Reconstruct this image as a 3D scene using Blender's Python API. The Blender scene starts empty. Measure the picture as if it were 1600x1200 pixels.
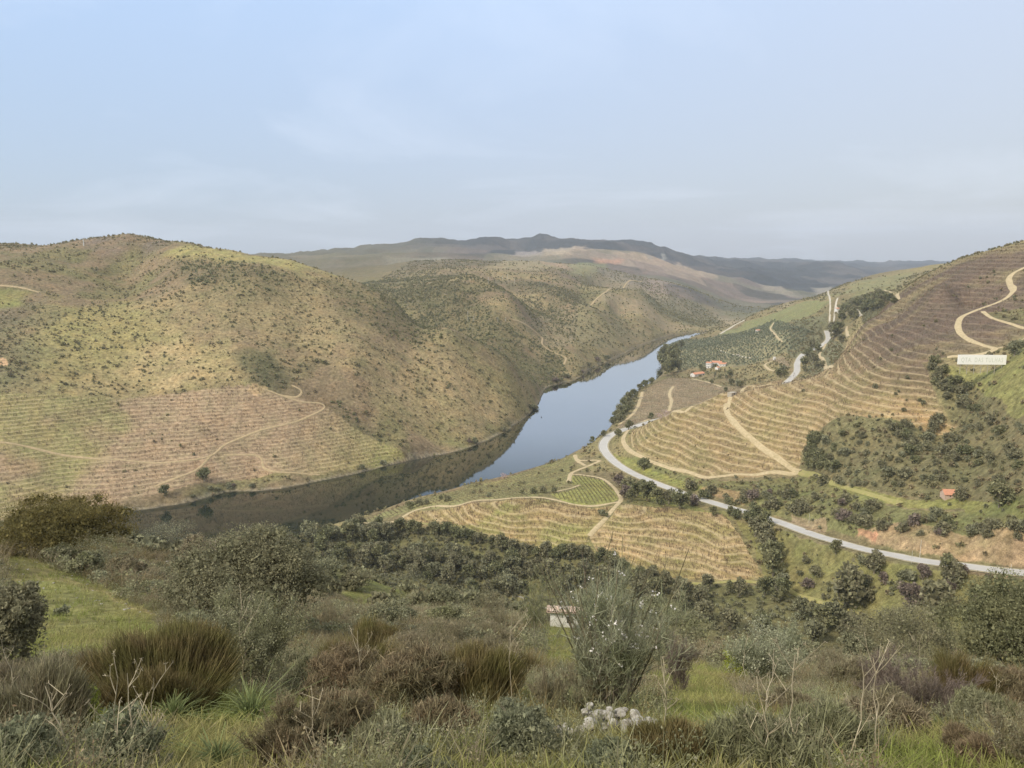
import bpy, math, random, time
import numpy as np
random.seed(7); RNG = np.random.default_rng(11)
T0 = time.time()
S = bpy.context.scene
COL = S.collection
CAM_H = 180.0; F = 1180.0; PITCH = math.atan(200.0/F)
# ------------------------------------------------------------------ camera
cd = bpy.data.cameras.new('camera'); cam = bpy.data.objects.new('camera', cd); COL.objects.link(cam)
cam.location = (0, 0, CAM_H); cam.rotation_euler = (math.pi/2-PITCH, 0, 0)
cd.sensor_width = 36; cd.lens = 36*F/1600; cd.clip_start = 0.2; cd.clip_end = 60000
S.camera = cam
# ------------------------------------------------------------------ world, sun, exposure
SUN_EL, SUN_AZ = math.radians(42), math.radians(-125)      # azimuth measured from +Y towards +X
SKY_K = 0.105; SUN_K = 2.4; EXPO = 0.50; HAZE = 6.5e-5
S.view_settings.view_transform = 'Standard'; S.view_settings.look = 'None'
S.view_settings.exposure = EXPO; S.view_settings.gamma = 1
S.render.engine = 'CYCLES'
W = bpy.data.worlds.new('World'); S.world = W; W.use_nodes = True
def nodes(nt):
    nt.nodes.clear()
    def N(t, **k):
        n = nt.nodes.new(t)
        for a, b in k.items():
            if a.startswith('i_'):
                key = a[2:]; key = int(key) if key.isdigit() else key
                n.inputs[key].default_value = b
            else: setattr(n, a, b)
        return n
    def L(a, b): nt.links.new(a, b)
    return N, L
def mathn(N, L, op, a, b=None, clamp=False):
    n = N('ShaderNodeMath', operation=op); n.use_clamp = clamp
    for i, v in enumerate((a, b)):
        if v is None: continue
        if isinstance(v, (int, float)): n.inputs[i].default_value = v
        else: L(v, n.inputs[i])
    return n.outputs[0]
def mixc(N, L, fac, a, b, mode='MIX'):
    n = N('ShaderNodeMix', data_type='RGBA', blend_type=mode)
    for s, v in ((n.inputs[0], fac), (n.inputs[6], a), (n.inputs[7], b)):
        if isinstance(v, (int, float)): s.default_value = v
        elif isinstance(v, tuple): s.default_value = (*v[:3], 1)
        else: L(v, s)
    return n.outputs[2]
def ramp(N, L, src, stops):
    r = N('ShaderNodeValToRGB'); cr = r.color_ramp
    while len(cr.elements) < len(stops): cr.elements.new(0.5)
    for e, (p, c) in zip(cr.elements, stops):
        e.position = p; e.color = (*c[:3], 1) if isinstance(c, tuple) else (c, c, c, 1)
    L(src, r.inputs[0]); return r.outputs[0]
def world():
    N, L = nodes(W.node_tree)
    out = N('ShaderNodeOutputWorld'); bg = N('ShaderNodeBackground')
    sky = N('ShaderNodeTexSky', sky_type='NISHITA'); sky.sun_disc = False
    sky.sun_elevation = SUN_EL; sky.sun_rotation = SUN_AZ
    sky.air_density = 1.0; sky.dust_density = 1.5; sky.ozone_density = 1.0; sky.altitude = 200
    tc = N('ShaderNodeTexCoord'); sep = N('ShaderNodeSeparateXYZ'); L(tc.outputs['Generated'], sep.inputs[0])
    z = sep.outputs[2]; x = sep.outputs[0]
    # a thin veil of high cloud: greyer towards the right and towards the horizon
    zz = mathn(N, L, 'MAXIMUM', z, 0.0)
    den = mathn(N, L, 'ADD', zz, 0.12)
    cx = mathn(N, L, 'DIVIDE', x, den); cy = mathn(N, L, 'DIVIDE', sep.outputs[1], den)
    cmb = N('ShaderNodeCombineXYZ'); L(cx, cmb.inputs[0]); L(cy, cmb.inputs[1])
    n1 = N('ShaderNodeTexNoise'); L(cmb.outputs[0], n1.inputs['Vector'])
    n1.inputs['Scale'].default_value = 0.55; n1.inputs['Detail'].default_value = 9; n1.inputs['Roughness'].default_value = 0.55; n1.inputs['Distortion'].default_value = 0.6
    cl = ramp(N, L, n1.outputs[0], [(0.50, 0.0), (0.74, 1.0)])
    veil = ramp(N, L, zz, [(0.0, 1.0), (0.45, 0.62), (1.0, 0.55)])
    tone = ramp(N, L, mathn(N, L, 'MULTIPLY_ADD', x, 0.8, ) if False else mathn(N, L, 'ADD', mathn(N, L, 'MULTIPLY', x, 0.8), 0.5), [(0.0, SKYC['l']), (0.5, SKYC['m']), (1.0, SKYC['r'])])
    tonehi = ramp(N, L, mathn(N, L, 'ADD', mathn(N, L, 'MULTIPLY', x, 0.8), 0.5), [(0.0, SKYC['lh']), (0.5, SKYC['mh']), (1.0, SKYC['rh'])])
    hi = ramp(N, L, zz, [(0.0, 0.0), (0.42, 1.0)])
    cloudcol = mixc(N, L, hi, tone, tonehi)
    c1 = mixc(N, L, 0.80, sky.outputs[0], cloudcol)
    c2 = mixc(N, L, mathn(N, L, 'MULTIPLY', cl, 0.34), c1, SKYC['c'])
    # overhead, out of the picture, the sky is made warm white to warm the scene's light
    c2 = mixc(N, L, ramp(N, L, zz, [(0.42, 0.0), (0.75, 1.0)]), c2, SKYC['z'])
    L(c2, bg.inputs[0]); bg.inputs[1].default_value = SKY_K
    L(bg.outputs[0], out.inputs[0])
SKYC = dict(z=(7.2,7.0,6.7), l=(3.1,3.85,4.75), m=(3.75,4.05,4.6), r=(4.1,4.1,4.15), lh=(3.9,5.6,8.4), mh=(4.5,6.1,8.7), rh=(5.2,6.1,7.7), c=(6.9,7.5,8.6))
world()
sl = bpy.data.lights.new('sun', 'SUN'); sun = bpy.data.objects.new('sun', sl); COL.objects.link(sun)
sl.energy = SUN_K; sl.angle = math.radians(12); sl.color = (1, 0.92, 0.78)
from mathutils import Vector
sd = Vector((math.sin(SUN_AZ)*math.cos(SUN_EL), math.cos(SUN_AZ)*math.cos(SUN_EL), math.sin(SUN_EL)))
sun.rotation_euler = sd.to_track_quat('Z', 'Y').to_euler(); sun.location = (0, 0, 400)

# ------------------------------------------------------------------ numeric helpers
def ray(u, v):
    u = np.asarray(u, float); v = np.asarray(v, float)
    xc = (u-800)/F; yc = (600-v)/F
    dz = -math.sin(PITCH)+yc*math.cos(PITCH); dy = math.cos(PITCH)+yc*math.sin(PITCH)
    return xc/dy, dz/dy                       # per metre of depth
def at_z(u, v, z):
    a, b = ray(u, v); Y = (z-CAM_H)/b; return np.stack([a*Y, Y, np.full_like(Y, 1.0)*z], -1)
def at_y(u, v, Y):
    a, b = ray(u, v); return np.array([a*Y, Y, CAM_H+b*Y])
def _h(ix, iy, seed):
    n = (ix*374761393 + iy*668265263 + seed*144665) & 0xffffffff
    n = ((n ^ (n >> 13))*1274126177) & 0xffffffff
    n = ((n ^ (n >> 16))*2246822519) & 0xffffffff
    return ((n ^ (n >> 15)) & 0xffffff)/float(0xffffff)
def vnoise(x, y, seed=0):
    x = np.asarray(x, float); y = np.asarray(y, float)
    ix = np.floor(x).astype(np.int64); iy = np.floor(y).astype(np.int64)
    fx = x-ix; fy = y-iy; fx = fx*fx*fx*(fx*(fx*6-15)+10); fy = fy*fy*fy*(fy*(fy*6-15)+10)
    a = _h(ix, iy, seed); b = _h(ix+1, iy, seed); c = _h(ix, iy+1, seed); d = _h(ix+1, iy+1, seed)
    return (a*(1-fx)+b*fx)*(1-fy)+(c*(1-fx)+d*fx)*fy
def fbm(x, y, sc, oct=4, seed=0, rough=0.5):       # about -1..1
    s = 0; a = 1; t = 0
    for k in range(oct):
        s = s+a*(vnoise(x/sc+17.3*k, y/sc-9.1*k, seed+k)*2-1); t += a; a *= rough; sc /= 2.03
    return s/t
def ridged(x, y, sc, oct=4, seed=0):
    s = 0; a = 1; t = 0
    for k in range(oct):
        s = s+a*(1-np.abs(vnoise(x/sc+7.7*k, y/sc+3.1*k, seed+k)*2-1)*2); t += a; a *= 0.5; sc /= 2.1
    return s/t
def sstep(a, b, x):
    t = np.clip((x-a)/(b-a), 0, 1); return t*t*(3-2*t)
def catmull(P, step):
    P = np.asarray(P, float); out = []
    Q = np.vstack([2*P[0]-P[1], P, 2*P[-1]-P[-2]])
    for i in range(1, len(Q)-2):
        n = max(2, int(np.linalg.norm(Q[i+1][:2]-Q[i][:2])/step))
        t = (np.arange(n)/n)[:, None]
        a, b, c, d = Q[i-1], Q[i], Q[i+1], Q[i+2]
        out.append(0.5*((2*b)+(-a+c)*t+(2*a-5*b+4*c-d)*t*t+(-a+3*b-3*c+d)*t**3))
    return np.vstack(out+[P[-1:]])
def in_poly(x, y, P):
    x = np.asarray(x); y = np.asarray(y); r = np.zeros(x.shape, bool)
    m = (x >= P[:, 0].min()) & (x <= P[:, 0].max()) & (y >= P[:, 1].min()) & (y <= P[:, 1].max())
    if not m.any(): return r
    xs = x[m]; ys = y[m]; rr = np.zeros(xs.shape, bool); j = len(P)-1
    for i in range(len(P)):
        xi, yi = P[i, :2]; xj, yj = P[j, :2]
        if yi != yj:
            c = ((yi > ys) != (yj > ys)) & (xs < (xj-xi)*(ys-yi)/(yj-yi)+xi)
            rr ^= c
        j = i
    r[m] = rr; return r
def seg_dist(x, y, P, vals=None, maxd=1e9):
    """distance to polyline and (optionally) the value interpolated along it"""
    x = np.asarray(x, float); y = np.asarray(y, float)
    D = np.full(x.shape, maxd); V = np.zeros(x.shape) if vals is not None else None
    m = (x >= P[:, 0].min()-maxd) & (x <= P[:, 0].max()+maxd) & (y >= P[:, 1].min()-maxd) & (y <= P[:, 1].max()+maxd)
    if not m.any(): return (D, V) if vals is not None else D
    xs = x[m]; ys = y[m]; d = np.full(xs.shape, maxd**2 if maxd < 1e8 else 1e16); v = np.zeros(xs.shape)
    for i in range(len(P)-1):
        ax, ay = P[i, :2]; bx, by = P[i+1, :2]; dx, dy = bx-ax, by-ay; l2 = dx*dx+dy*dy+1e-9
        t = np.clip(((xs-ax)*dx+(ys-ay)*dy)/l2, 0, 1)
        q = (xs-ax-t*dx)**2+(ys-ay-t*dy)**2; k = q < d
        d[k] = q[k]
        if vals is not None: v[k] = vals[i]*(1-t[k])+vals[i+1]*t[k]
    D[m] = np.sqrt(d)
    if vals is not None: V[m] = v; return D, V
    return D
# ------------------------------------------------------------------ terrain: control points (pixel -> elevation or depth)
# 'z' rows: a sight line and the elevation of the ground it meets; 'y' rows: a sight line and its depth
ZP = [ # left bank hill
 (-300,745,26),(-300,690,45),(-300,640,64),(-300,590,84),(-300,540,105),(-300,480,131),(-300,430,160),(-150,690,44),(-150,590,83),(-150,480,130),
 (0,740,25),(0,690,43),(0,640,62),(0,590,82),(0,540,103),(0,480,130),(0,430,160),
 (100,760,13),(100,700,35),(100,650,55),
 (200,760,12),(200,700,32),(200,650,50),(200,600,70),(200,550,93),(200,500,118),(200,460,138),(200,430,157),
 (300,740,14),(300,680,36),(300,600,69),(300,520,107),(300,450,147),
 (400,730,11),(400,700,24),(400,600,68),(400,550,92),(400,500,116),(400,440,153),
 (470,620,56),(470,680,29),(470,560,83),(470,500,114),
 (560,700,15),(560,650,37),(560,560,82),(560,500,112),
 (640,690,15),(640,640,34),(640,560,73),(640,500,104),
 (700,660,18),(700,620,37),(700,560,70),
 (760,650,14),(760,600,40),(800,620,24),(830,620,10),
 # second bank spur
 (905,560,18),(900,540,30),(860,560,23),(850,530,41),(850,500,62),(800,470,105),(780,500,80),(740,430,144),
 (950,540,18),(950,520,34),(950,500,50),(1000,520,16),(1000,500,38),(920,480,76),(880,455,102),(1040,505,18),
 # spur beyond
 (950,465,85),(1000,480,60),(1040,495,30),(1080,510,8),
 # right bank flats and farm
 (1000,640,8),(1050,610,9),(1020,600,6),(1100,600,12),(1130,585,13),(1085,585,8),(1120,570,15),(1200,585,24),(1180,562,22),
 (1050,560,9),(1100,545,14),(1150,550,24),(1200,540,40),(1100,528,7),(1150,528,22),(1160,515,24),(1210,490,48),(1240,515,60),(1250,490,72),
 (1240,560,33),(1215,575,28),(1310,500,78),(1300,480,90),(1340,470,108),(1385,458,122),(1290,460,92),
 # vine spur of the right bank
 (1010,664,32),(980,692,17),(1000,722,18),(1060,642,50),(1060,700,30),(1050,738,19),(1100,740,23),(1100,690,40),(1110,650,52),
 (1130,613,67),(1130,640,55),(1180,690,46),(1180,650,61),(1180,610,73),(1180,740,30),(1240,595,80),(1250,650,67),(1250,700,48),(1250,740,35),
 (1300,580,88),(1330,545,100),(1350,600,91),(1345,508,112),(1300,620,80),(1350,560,100),(1400,560,107),(1400,600,95),(1400,500,120),(1450,500,128),
 (1400,460,136),(1500,480,136),(1500,510,128),(1480,540,117),(1540,480,140),(1580,440,158),(1450,650,79),(1480,600,99),(1480,660,76),
 (1533,572,110),(1560,545,118),(1600,510,131),(1600,570,118),(1600,620,104),(1600,700,87),(1540,640,92),(1540,700,78),
 (1480,440,158),(1540,420,168),
 # scrub slope above the road
 (1300,650,73),(1300,690,60),(1300,740,46),(1350,700,62),(1400,700,68),(1400,770,55),(1480,768,62),(1480,720,72),(1600,780,76),(1600,840,66),(1520,830,58),
 (1440,830,53),(1350,800,46),(1300,800,42),(1200,760,32),(1240,785,34),(1100,758,25),(1040,740,18),
 (1900,700,95),(1900,800,85),(1900,560,135),(1900,470,165),
 # between road and river, near vineyards
 (945,715,12),(1000,745,14),(1080,775,21),(1200,810,29),(1300,845,37),(1400,868,45),(1500,885,50),(1600,893,55),(1750,905,60),
 (940,695,12),(955,680,12),(1000,665,12),(1050,650,12),(1243,583,28),(1250,555,33),(1283,540,41),(1293,518,49),
 (900,730,10),(870,745,12),(920,750,16),(960,770,22),(830,760,12),(780,770,16),(700,785,16),(640,800,12),(860,780,24),(800,785,25),(740,790,22),
 (720,810,17),(800,820,20),(880,820,21),(920,830,20),(700,825,13),(780,845,14),(860,858,13),(930,864,13),
 (980,795,26),(1060,792,24),(1130,802,25),(960,830,20),(1060,850,19),(980,870,14),(1170,860,20),(1190,905,17),(1100,905,14),(1130,850,22),
 (1250,925,20),(1350,958,27),(1490,1000,36),(1250,880,27),(1350,910,35),(1450,930,42),(1550,930,47),(1600,960,46),(1600,1010,42),(1750,980,50),
 # ravine
 (450,850,5),(500,840,9),(560,830,9),(600,845,8),(600,870,5),(700,860,9),(700,900,5),(800,880,8),(850,900,7),(930,900,11),(1000,940,13),(1100,950,16),(1200,955,18),(1250,1000,20),(1350,1030,24),
]
YP = [ # skylines of the left bank
 (-300,395,1050),(0,384,1050),(60,388,1040),(130,375,1020),(200,371,1000),(250,382,980),(300,382,970),(350,391,950),(400,401,930),(460,409,930),
 (500,421,930),(560,442,930),(620,470,910),(700,512,880),(760,548,880),(800,571,905),(835,597,960),
 # ground hidden behind that ridge
 # far hills
 (480,408,3600),(540,402,4200),(600,390,4700),(680,377,5000),(720,381,5000),(760,375,5000),(795,383,5000),(830,375,5200),(900,371,5200),(950,382,5200),(1020,388,5400),(1080,402,5600),
 (1110,411,5800),(1150,412,6000),(1200,419,6200),(1240,417,6200),(1300,416,6400),(1340,420,6400),(1370,428,6400),(1430,426,6400),(1500,426,6400),(1700,420,6400),
 (742,378,5000),(780,376,5000),(797,386,5000),(812,379,5100),(860,373,5200),(885,374,5200),(925,375,5200),(700,378,4900),(660,380,4900),
 (540,408,3400),(600,403,3300),(650,400,3300),(700,398,3300),(760,400,3300),(800,403,3300),(850,398,3300),(900,396,3300),(950,402,3400),(1000,408,3500),(1060,420,3600),(1110,433,3700),(1160,444,3700),
 (560,418,2500),(600,414,2400),(650,410,2350),(700,406,2350),(760,410,2350),(830,408,2350),(880,413,2300),(930,422,2300),(980,432,2350),(1040,448,2400),(1090,464,2400),(1130,480,2450),
 (760,425,1950),(820,440,1850),(870,432,2000),(940,450,1950),(1000,452,2050),(1200,440,4600),(1250,445,4800),(1300,440,5200),(1200,465,3300),(1250,460,3700),
 (400,415,2600),(200,420,2500),(0,420,2500),(-300,420,2500),
 # right bank second ridge
 (1290,462,1750),(1330,443,1850),(1370,430,1950),(1410,424,1900),(1440,419,1850),(1470,414,1800),(1250,478,1850),(1390,450,1400),(1440,432,1500),
 (1105,520,1620),(1118,518,1620),(1130,514,1640),(1145,508,1680),(1165,499,1720),(1190,488,1750),(1220,480,1760),
 # right skyline
 (1405,457,930),(1440,436,900),(1480,412,860),(1540,393,820),(1600,375,800),(1700,345,780),(1900,300,760),(1600,420,690),
 # foreground shelf
 (0,862,62),(-300,850,60),(65,876,56),(130,900,50),(190,925,43),(250,960,36),(100,1000,26),(0,1000,28),(-300,1000,26),(180,1000,25),(0,930,40),
 (230,900,75),(330,920,75),(250,870,98),(190,846,106),(320,864,112),(120,838,100),(60,836,95),(0,835,95),
 (320,1000,30),(380,960,50),(420,900,95),(450,870,130),(500,890,130),(560,905,140),(450,950,70),
 (560,950,95),(640,930,130),(700,940,125),(750,945,120),(560,1000,40),(700,1000,45),(800,1000,50),(850,1000,60),(880,985,92),(950,985,88),(1000,1000,62),
 (1040,1030,45),(1120,1020,60),(1190,1040,45),(1280,1060,36),(1400,1045,60),(1300,1040,62),(1500,1060,50),(1590,1070,55),(1600,1040,75),(1750,1040,70),
 (1000,1100,17),(800,1100,15),(600,1100,15.5),(400,1100,15),(200,1100,14),(0,1100,14),(-300,1100,14),(1200,1100,19),(1400,1100,22),(1600,1100,25),(1900,1100,25),
 (1500,1150,12),(1200,1150,11),(800,1150,11),(400,1150,11),(0,1150,11),(-300,1150,11),(1900,1150,13),(-300,1200,8),(0,1200,8),(300,1200,8),(600,1200,8),(900,1200,8),(1200,1200,8),(1600,1200,8),(1900,1200,8),
 (0,1400,4),(400,1400,4),(800,1400,4),(1200,1400,4),(1600,1400,4),
]
def cam_angle(x, y): return np.arctan2(x, y), np.log(np.hypot(x, y))
CP = [list(at_z(*p)) for p in ZP]+[list(at_y(*p)) for p in YP]
def hid(u, Y, z):                               # ground out of sight, given straight as elevation
    a, _ = ray(u, 600); CP.append([float(a)*Y, Y, z])
for u, Y, z in [ # fall of the near shelf towards the river and the ravine
 (-300,150,80),(0,150,88),(120,150,98),(250,150,98),(350,165,95),(450,200,78),(560,210,72),(700,190,75),(800,160,85),(880,150,88),(1000,130,98),(1120,110,115),(1280,100,120),(1400,110,115),(1600,110,118),(1750,120,115),
 (-300,250,35),(0,250,40),(200,250,42),(400,280,40),(560,290,36),(700,280,35),(850,240,42),(1000,220,50),(1120,200,60),(1280,180,66),(1400,180,70),(1600,190,72),(1750,180,80),
 (-300,330,12),(0,370,6),(200,380,5),(350,400,5),(500,370,8),(700,340,9),(850,310,12),(1000,285,17),(1150,265,24),(1300,240,34),(1450,230,44),(1650,240,52),
 # behind the first ridge
 (0,1400,150),(200,1350,160),(400,1250,130),(500,1200,105),(600,1150,70),(700,1080,45),(760,1080,40),(800,1060,22),(840,1060,10),(0,1900,120),(300,1900,120),(500,1800,110),(600,1550,120),
 (640,1350,105),(700,1300,110),(740,1250,92),
 # behind the second spur
 (740,1650,120),(800,1650,85),(860,1600,60),(920,1750,50),(960,1750,40),(1040,2100,20),(940,2200,60),(1000,2200,55),(1090,2100,5),
 # hollows between the far ridges
 (540,2850,120),(650,2800,125),(760,2800,120),(880,2750,115),(980,2750,95),(1080,2750,55),(600,3900,130),(700,3900,130),(800,3900,130),(900,3900,130),(1000,4000,110),(1100,4200,80),
 # the far valley
 (1160,2600,4),(1200,2700,4),(1280,2800,10),(1400,2600,60),(1150,3000,10),
 # behind the vine spur and the right skyline
 (1010,720,16),(1060,730,14),(1130,720,22),(1180,720,30),(1240,740,38),(1300,760,60),(1240,860,30),(1300,900,55),(1345,930,85),(1400,1080,112),(1480,1000,155),(1540,960,168),(1600,930,180),(1480,1300,120),(1600,1300,150),(1900,1300,150),
 (1360,1700,105),(1430,2300,90),(1370,2400,80),(1290,2300,50),(1550,2500,100),(1800,2500,100),
 (-300,4000,120),(200,4000,120),(-300,9000,100),(200,9000,100),(600,9000,120),(800,9000,150),(1000,9000,150),(1300,9000,100),(1900,9000,100),(1900,4000,150),
 (-900,3,177),(-300,3,177),(300,3,177),(800,3,177),(1300,3,177),(1900,3,177),(2500,3,177),(-900,1.6,178.2),(300,1.6,178.2),(1300,1.6,178.2),(2500,1.6,178.2),
 (-900,12,172),(2500,12,173),(-900,40,158),(2500,40,160),(-900,120,130),(2500,120,125),
 (-300,13500,60),(400,13500,60),(900,13500,60),(1400,13500,60),(1900,13500,60),
]: hid(u, Y, z)
# river banks (sight lines meeting the water level)
LB = [(-260,870),(-100,848),(0,832),(80,820),(150,810),(200,801),(250,793),(300,784),(340,772),(365,768),(400,768),(440,764),(500,752),(560,740),(600,730),(640,720),(700,708),(740,697),(780,680),(800,668),(830,645),(845,625),(852,608),(868,601),(890,597),(905,590),(922,578),(940,570),(985,548),(1010,537),(1040,527),(1075,520)]
LBW = np.array([at_z(u, v, 0) for u, v in LB])
RB = [(345,862),(400,853),(450,842),(500,826),(540,815),(600,796),(645,780),(690,770),(740,756),(790,745),(840,729),(880,715),(915,697),(935,684),(952,668),(965,645),(975,632),(990,618),(1005,605),(1022,594),(1034,583),(1034,572),(1027,560),(1034,548),(1050,538),(1080,529),(1100,524)]
RBW = np.array([at_z(u, v, 0) for u, v in RB])
farL = np.array([[470,1835,0],[560,1850,0],[640,1865,0]]); farR = np.array([[640,1845,0],[560,1810,0],[480,1760,0]])
nearR = np.array([[-700,150,0],[-520,250,0],[-380,320,0],[-270,385,0]]); 
LBC = catmull(np.vstack([[[-700,300,0]],LBW,farL]), 12); RBC = catmull(np.vstack([nearR,RBW,farR[::-1]]), 12)
for A, sd_ in ((LBC, 1), (RBC, 2)):              # rocky unevenness of the shore
    t = np.arange(len(A)); A[:, 0] += 2.2*fbm(t*12., t*0., 40, 3, 50+sd_); A[:, 1] += 2.2*fbm(t*12., t*0.+90, 40, 3, 60+sd_)
RIVER = np.vstack([LBC, RBC[::-1]])
for p in list(LBC[::4])+list(RBC[::4]): CP.append([p[0], p[1], 1.0])
CP = np.array(CP, float)
K = 2.2
th, L_ = cam_angle(CP[:, 0], CP[:, 1]); A_ = np.stack([th*K, L_], 1)
_, ui = np.unique(np.round(A_, 3), axis=0, return_index=True); CP = CP[ui]; A_ = A_[ui]
def kern(d): return np.sqrt(d*d+0.03**2)
D = np.linalg.norm(A_[:, None]-A_[None], axis=2); n = len(A_)
M = np.zeros((n+3, n+3)); M[:n, :n] = kern(D)-np.eye(n)*0.004; M[:n, n] = 1; M[:n, n+1:] = A_; M[n, :n] = 1; M[n+1:, :n] = A_.T
Wt = np.linalg.solve(M, np.concatenate([CP[:, 2], [0, 0, 0]]))
TH = np.linspace(-1.35, 1.35, 520); LL = np.linspace(math.log(2.5), math.log(14500), 640)
TT, LG = np.meshgrid(TH, LL, indexing='ij'); q = np.stack([TT.ravel()*K, LG.ravel()], 1); Z0 = np.empty(len(q))
for i in range(0, len(q), 20000):
    d = np.sqrt(((q[i:i+20000, None]-A_[None])**2).sum(2)); Z0[i:i+20000] = kern(d)@Wt[:n]+Wt[n]+q[i:i+20000]@Wt[n+1:]
Z0 = Z0.reshape(TT.shape)
def bil(Z, fi, fj):
    i = np.clip(fi.astype(int), 0, Z.shape[0]-2); j = np.clip(fj.astype(int), 0, Z.shape[1]-2)
    a = np.clip(fi-i, 0, 1); b = np.clip(fj-j, 0, 1)
    return (Z[i, j]*(1-a)+Z[i+1, j]*a)*(1-b)+(Z[i, j+1]*(1-a)+Z[i+1, j+1]*a)*b
def H0(x, y):
    t, l = cam_angle(x, y)
    return bil(Z0, (t-TH[0])/(TH[1]-TH[0]), (l-LL[0])/(LL[1]-LL[0]))
ROADZ = [(1800,912,62),(1700,903,58),(1600,893,55),(1500,885,50),(1400,868,45),(1300,845,37),(1200,810,29),(1140,793,25),(1080,775,21),(1030,757,17),(1000,745,15),(970,729,13),(952,714,12),(943,700,12),(945,689,12),(956,679,12),(976,671,12),(1000,664,12),(1030,655,12)]
ROAD_A = [list(at_z(*p)) for p in ROADZ]
ROAD_B = [list(at_z(*p)) for p in [(1243,583,28),(1246,567,31),(1256,553,34),(1283,540,41),(1294,530,46),(1291,516,50)]]
mid = [[203,812,13],[275,868,16],[325,912,19]]
ROAD = catmull(np.array(ROAD_A+mid+ROAD_B), 4.0)
ROAD[:, 2] = np.convolve(np.pad(ROAD[:, 2], 6, 'edge'), np.ones(13)/13, 'valid')
rd_coarse = ROAD[::3]
def H1(x, y):
    r = np.hypot(x, y); z = H0(x, y)
    # gullies and undulation of the wild slopes
    far = sstep(1900, 3500, r); mid_ = sstep(420, 800, r)
    z = z+(1-far)*mid_*((ridged(x, y, 170, 4, 3)-0.1)*5.0+fbm(x, y, 60, 4, 5)*2.2)*sstep(-60, 120, -(x-0.12*y+60)+0*y)*(1-.7*sstep(200, 300, -x)*(1-sstep(750, 900, y)))
    z = z+(1-far)*mid_*fbm(x, y, 90, 4, 9)*1.5
    z = z+far*((ridged(x, y, 1500, 5, 21)-0.1)*26+(ridged(x, y, 520, 4, 24)-0.1)*30+fbm(x, y, 200, 4, 23)*9+sstep(4000, 5000, r)*((ridged(x*1.0, y*.7, 420, 5, 26)-.1)*34))
    z = z+sstep(6, 40, r)*(1-mid_)*(fbm(x, y, 14, 4, 31)*0.5)*(1-sstep(250, 420, r))+fbm(x, y, 2.5, 3, 33)*0.10*(1-sstep(60, 120, r))
    z = z+sstep(900, 1300, r)*(ridged(x, y, 300, 4, 71)-0.1)*7*(1-far)*sstep(1000, 1300, y)
    # river bed and shore
    d = seg_dist(x, y, RIVER, None, 60.0); ins = in_poly(x, y, RIVER)
    out = np.where(d < 60, np.maximum(z, np.minimum(d*0.55, 3.0)+d*0.06), np.maximum(z, 3.0))
    bank = sstep(0, 7, d); out = out*bank+(0.0)*(1-bank)
    z = np.where(ins, -np.minimum(d*0.5, 6), out)
    # the tarmac road sits on a bench cut in the slope
    dr, zr = seg_dist(x, y, rd_coarse, rd_coarse[:, 2], 26.0)
    k = 1-sstep(6.5, 15, dr); z = np.where(dr < 26, z*(1-k)+(zr-0.25)*k, z)
    return z
def cast(u, v, H=None, y0=5.0, y1=9000.0, n=1500):
    H = H or HG
    u = np.atleast_1d(np.asarray(u, float)); v = np.atleast_1d(np.asarray(v, float)); a, b = ray(u, v)
    t = np.exp(np.linspace(math.log(y0), math.log(y1), n)); X = a[:, None]*t; Y = np.broadcast_to(t, X.shape); Zr = CAM_H+b[:, None]*t
    G = H(X, Y)-Zr; hit = G > 0
    k = np.where(hit.any(1), hit.argmax(1), np.argmax(G, axis=1)); k0 = np.maximum(k-1, 0); r = np.arange(len(u))
    g0 = G[r, k0]; g1 = G[r, k]; f = np.where(hit.any(1) & (g1 != g0), -g0/np.where(g1 == g0, 1, g1-g0), 1.0); f = np.clip(f, 0, 1)
    tt = t[k0]*(1-f)+t[k]*f; x = a*tt; y = tt
    return np.stack([x, y, H(x, y)], 1)
# ---- the mesh grid (dense where slopes face the camera)
rr = [2.6]
while rr[-1] < 14000:
    r = rr[-1]; k = 0.0075 if r < 60 else 0.006 if r < 330 else 0.0027 if r < 1150 else 0.004 if r < 2200 else 0.006 if r < 6500 else 0.03
    rr.append(r*(1+k))
RR = np.array(rr); LR = np.log(RR)
aa = np.concatenate([np.linspace(-1.3, -0.70, 90)[:-1], np.linspace(-0.70, 0.70, 1250), np.linspace(0.70, 1.3, 90)[1:]])
GA, GR = np.meshgrid(aa, RR, indexing='ij'); GX = GR*np.sin(GA); GY = GR*np.cos(GA)
Z1 = np.empty(GX.shape)
for i in range(0, len(aa), 100): Z1[i:i+100] = H1(GX[i:i+100], GY[i:i+100])
GZ = Z1.copy()
def HG(x, y):
    t, l = cam_angle(x, y)
    return bil(GZ, np.interp(t, aa, np.arange(len(aa))), np.interp(l, LR, np.arange(len(LR))))
print('terrain grid', GX.shape, round(time.time()-T0, 1))
# ------------------------------------------------------------------ land cover: outlines found on the ground, kept in world metres
def poly(px):
    P = np.array(px, float); Q = cast(P[:, 0], P[:, 1])[:, :2]; m = np.median(Q[:, 1])*1.6
    k = Q[:, 1] > m*1.35                           # a sight line that slips over a crest stays on the crest
    if k.any() and k.sum() < len(Q)/2 and m > 400: Q[k] = cast(P[k, 0], P[k, 1], y1=m)[:, :2]
    return Q
def mask(px, warp=4.0, sc=18.0, seed=0):
    P = poly(px); out = np.zeros(GX.shape, bool)
    m = (GX > P[:, 0].min()-warp*2) & (GX < P[:, 0].max()+warp*2) & (GY > P[:, 1].min()-warp*2) & (GY < P[:, 1].max()+warp*2)
    if not m.any(): return out
    x = GX[m]; y = GY[m]
    if warp: x, y = x+warp*fbm(x, y, sc, 3, seed+100), y+warp*fbm(x, y, sc, 3, seed+200)
    out[m] = in_poly(x, y, P); return out
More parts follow.
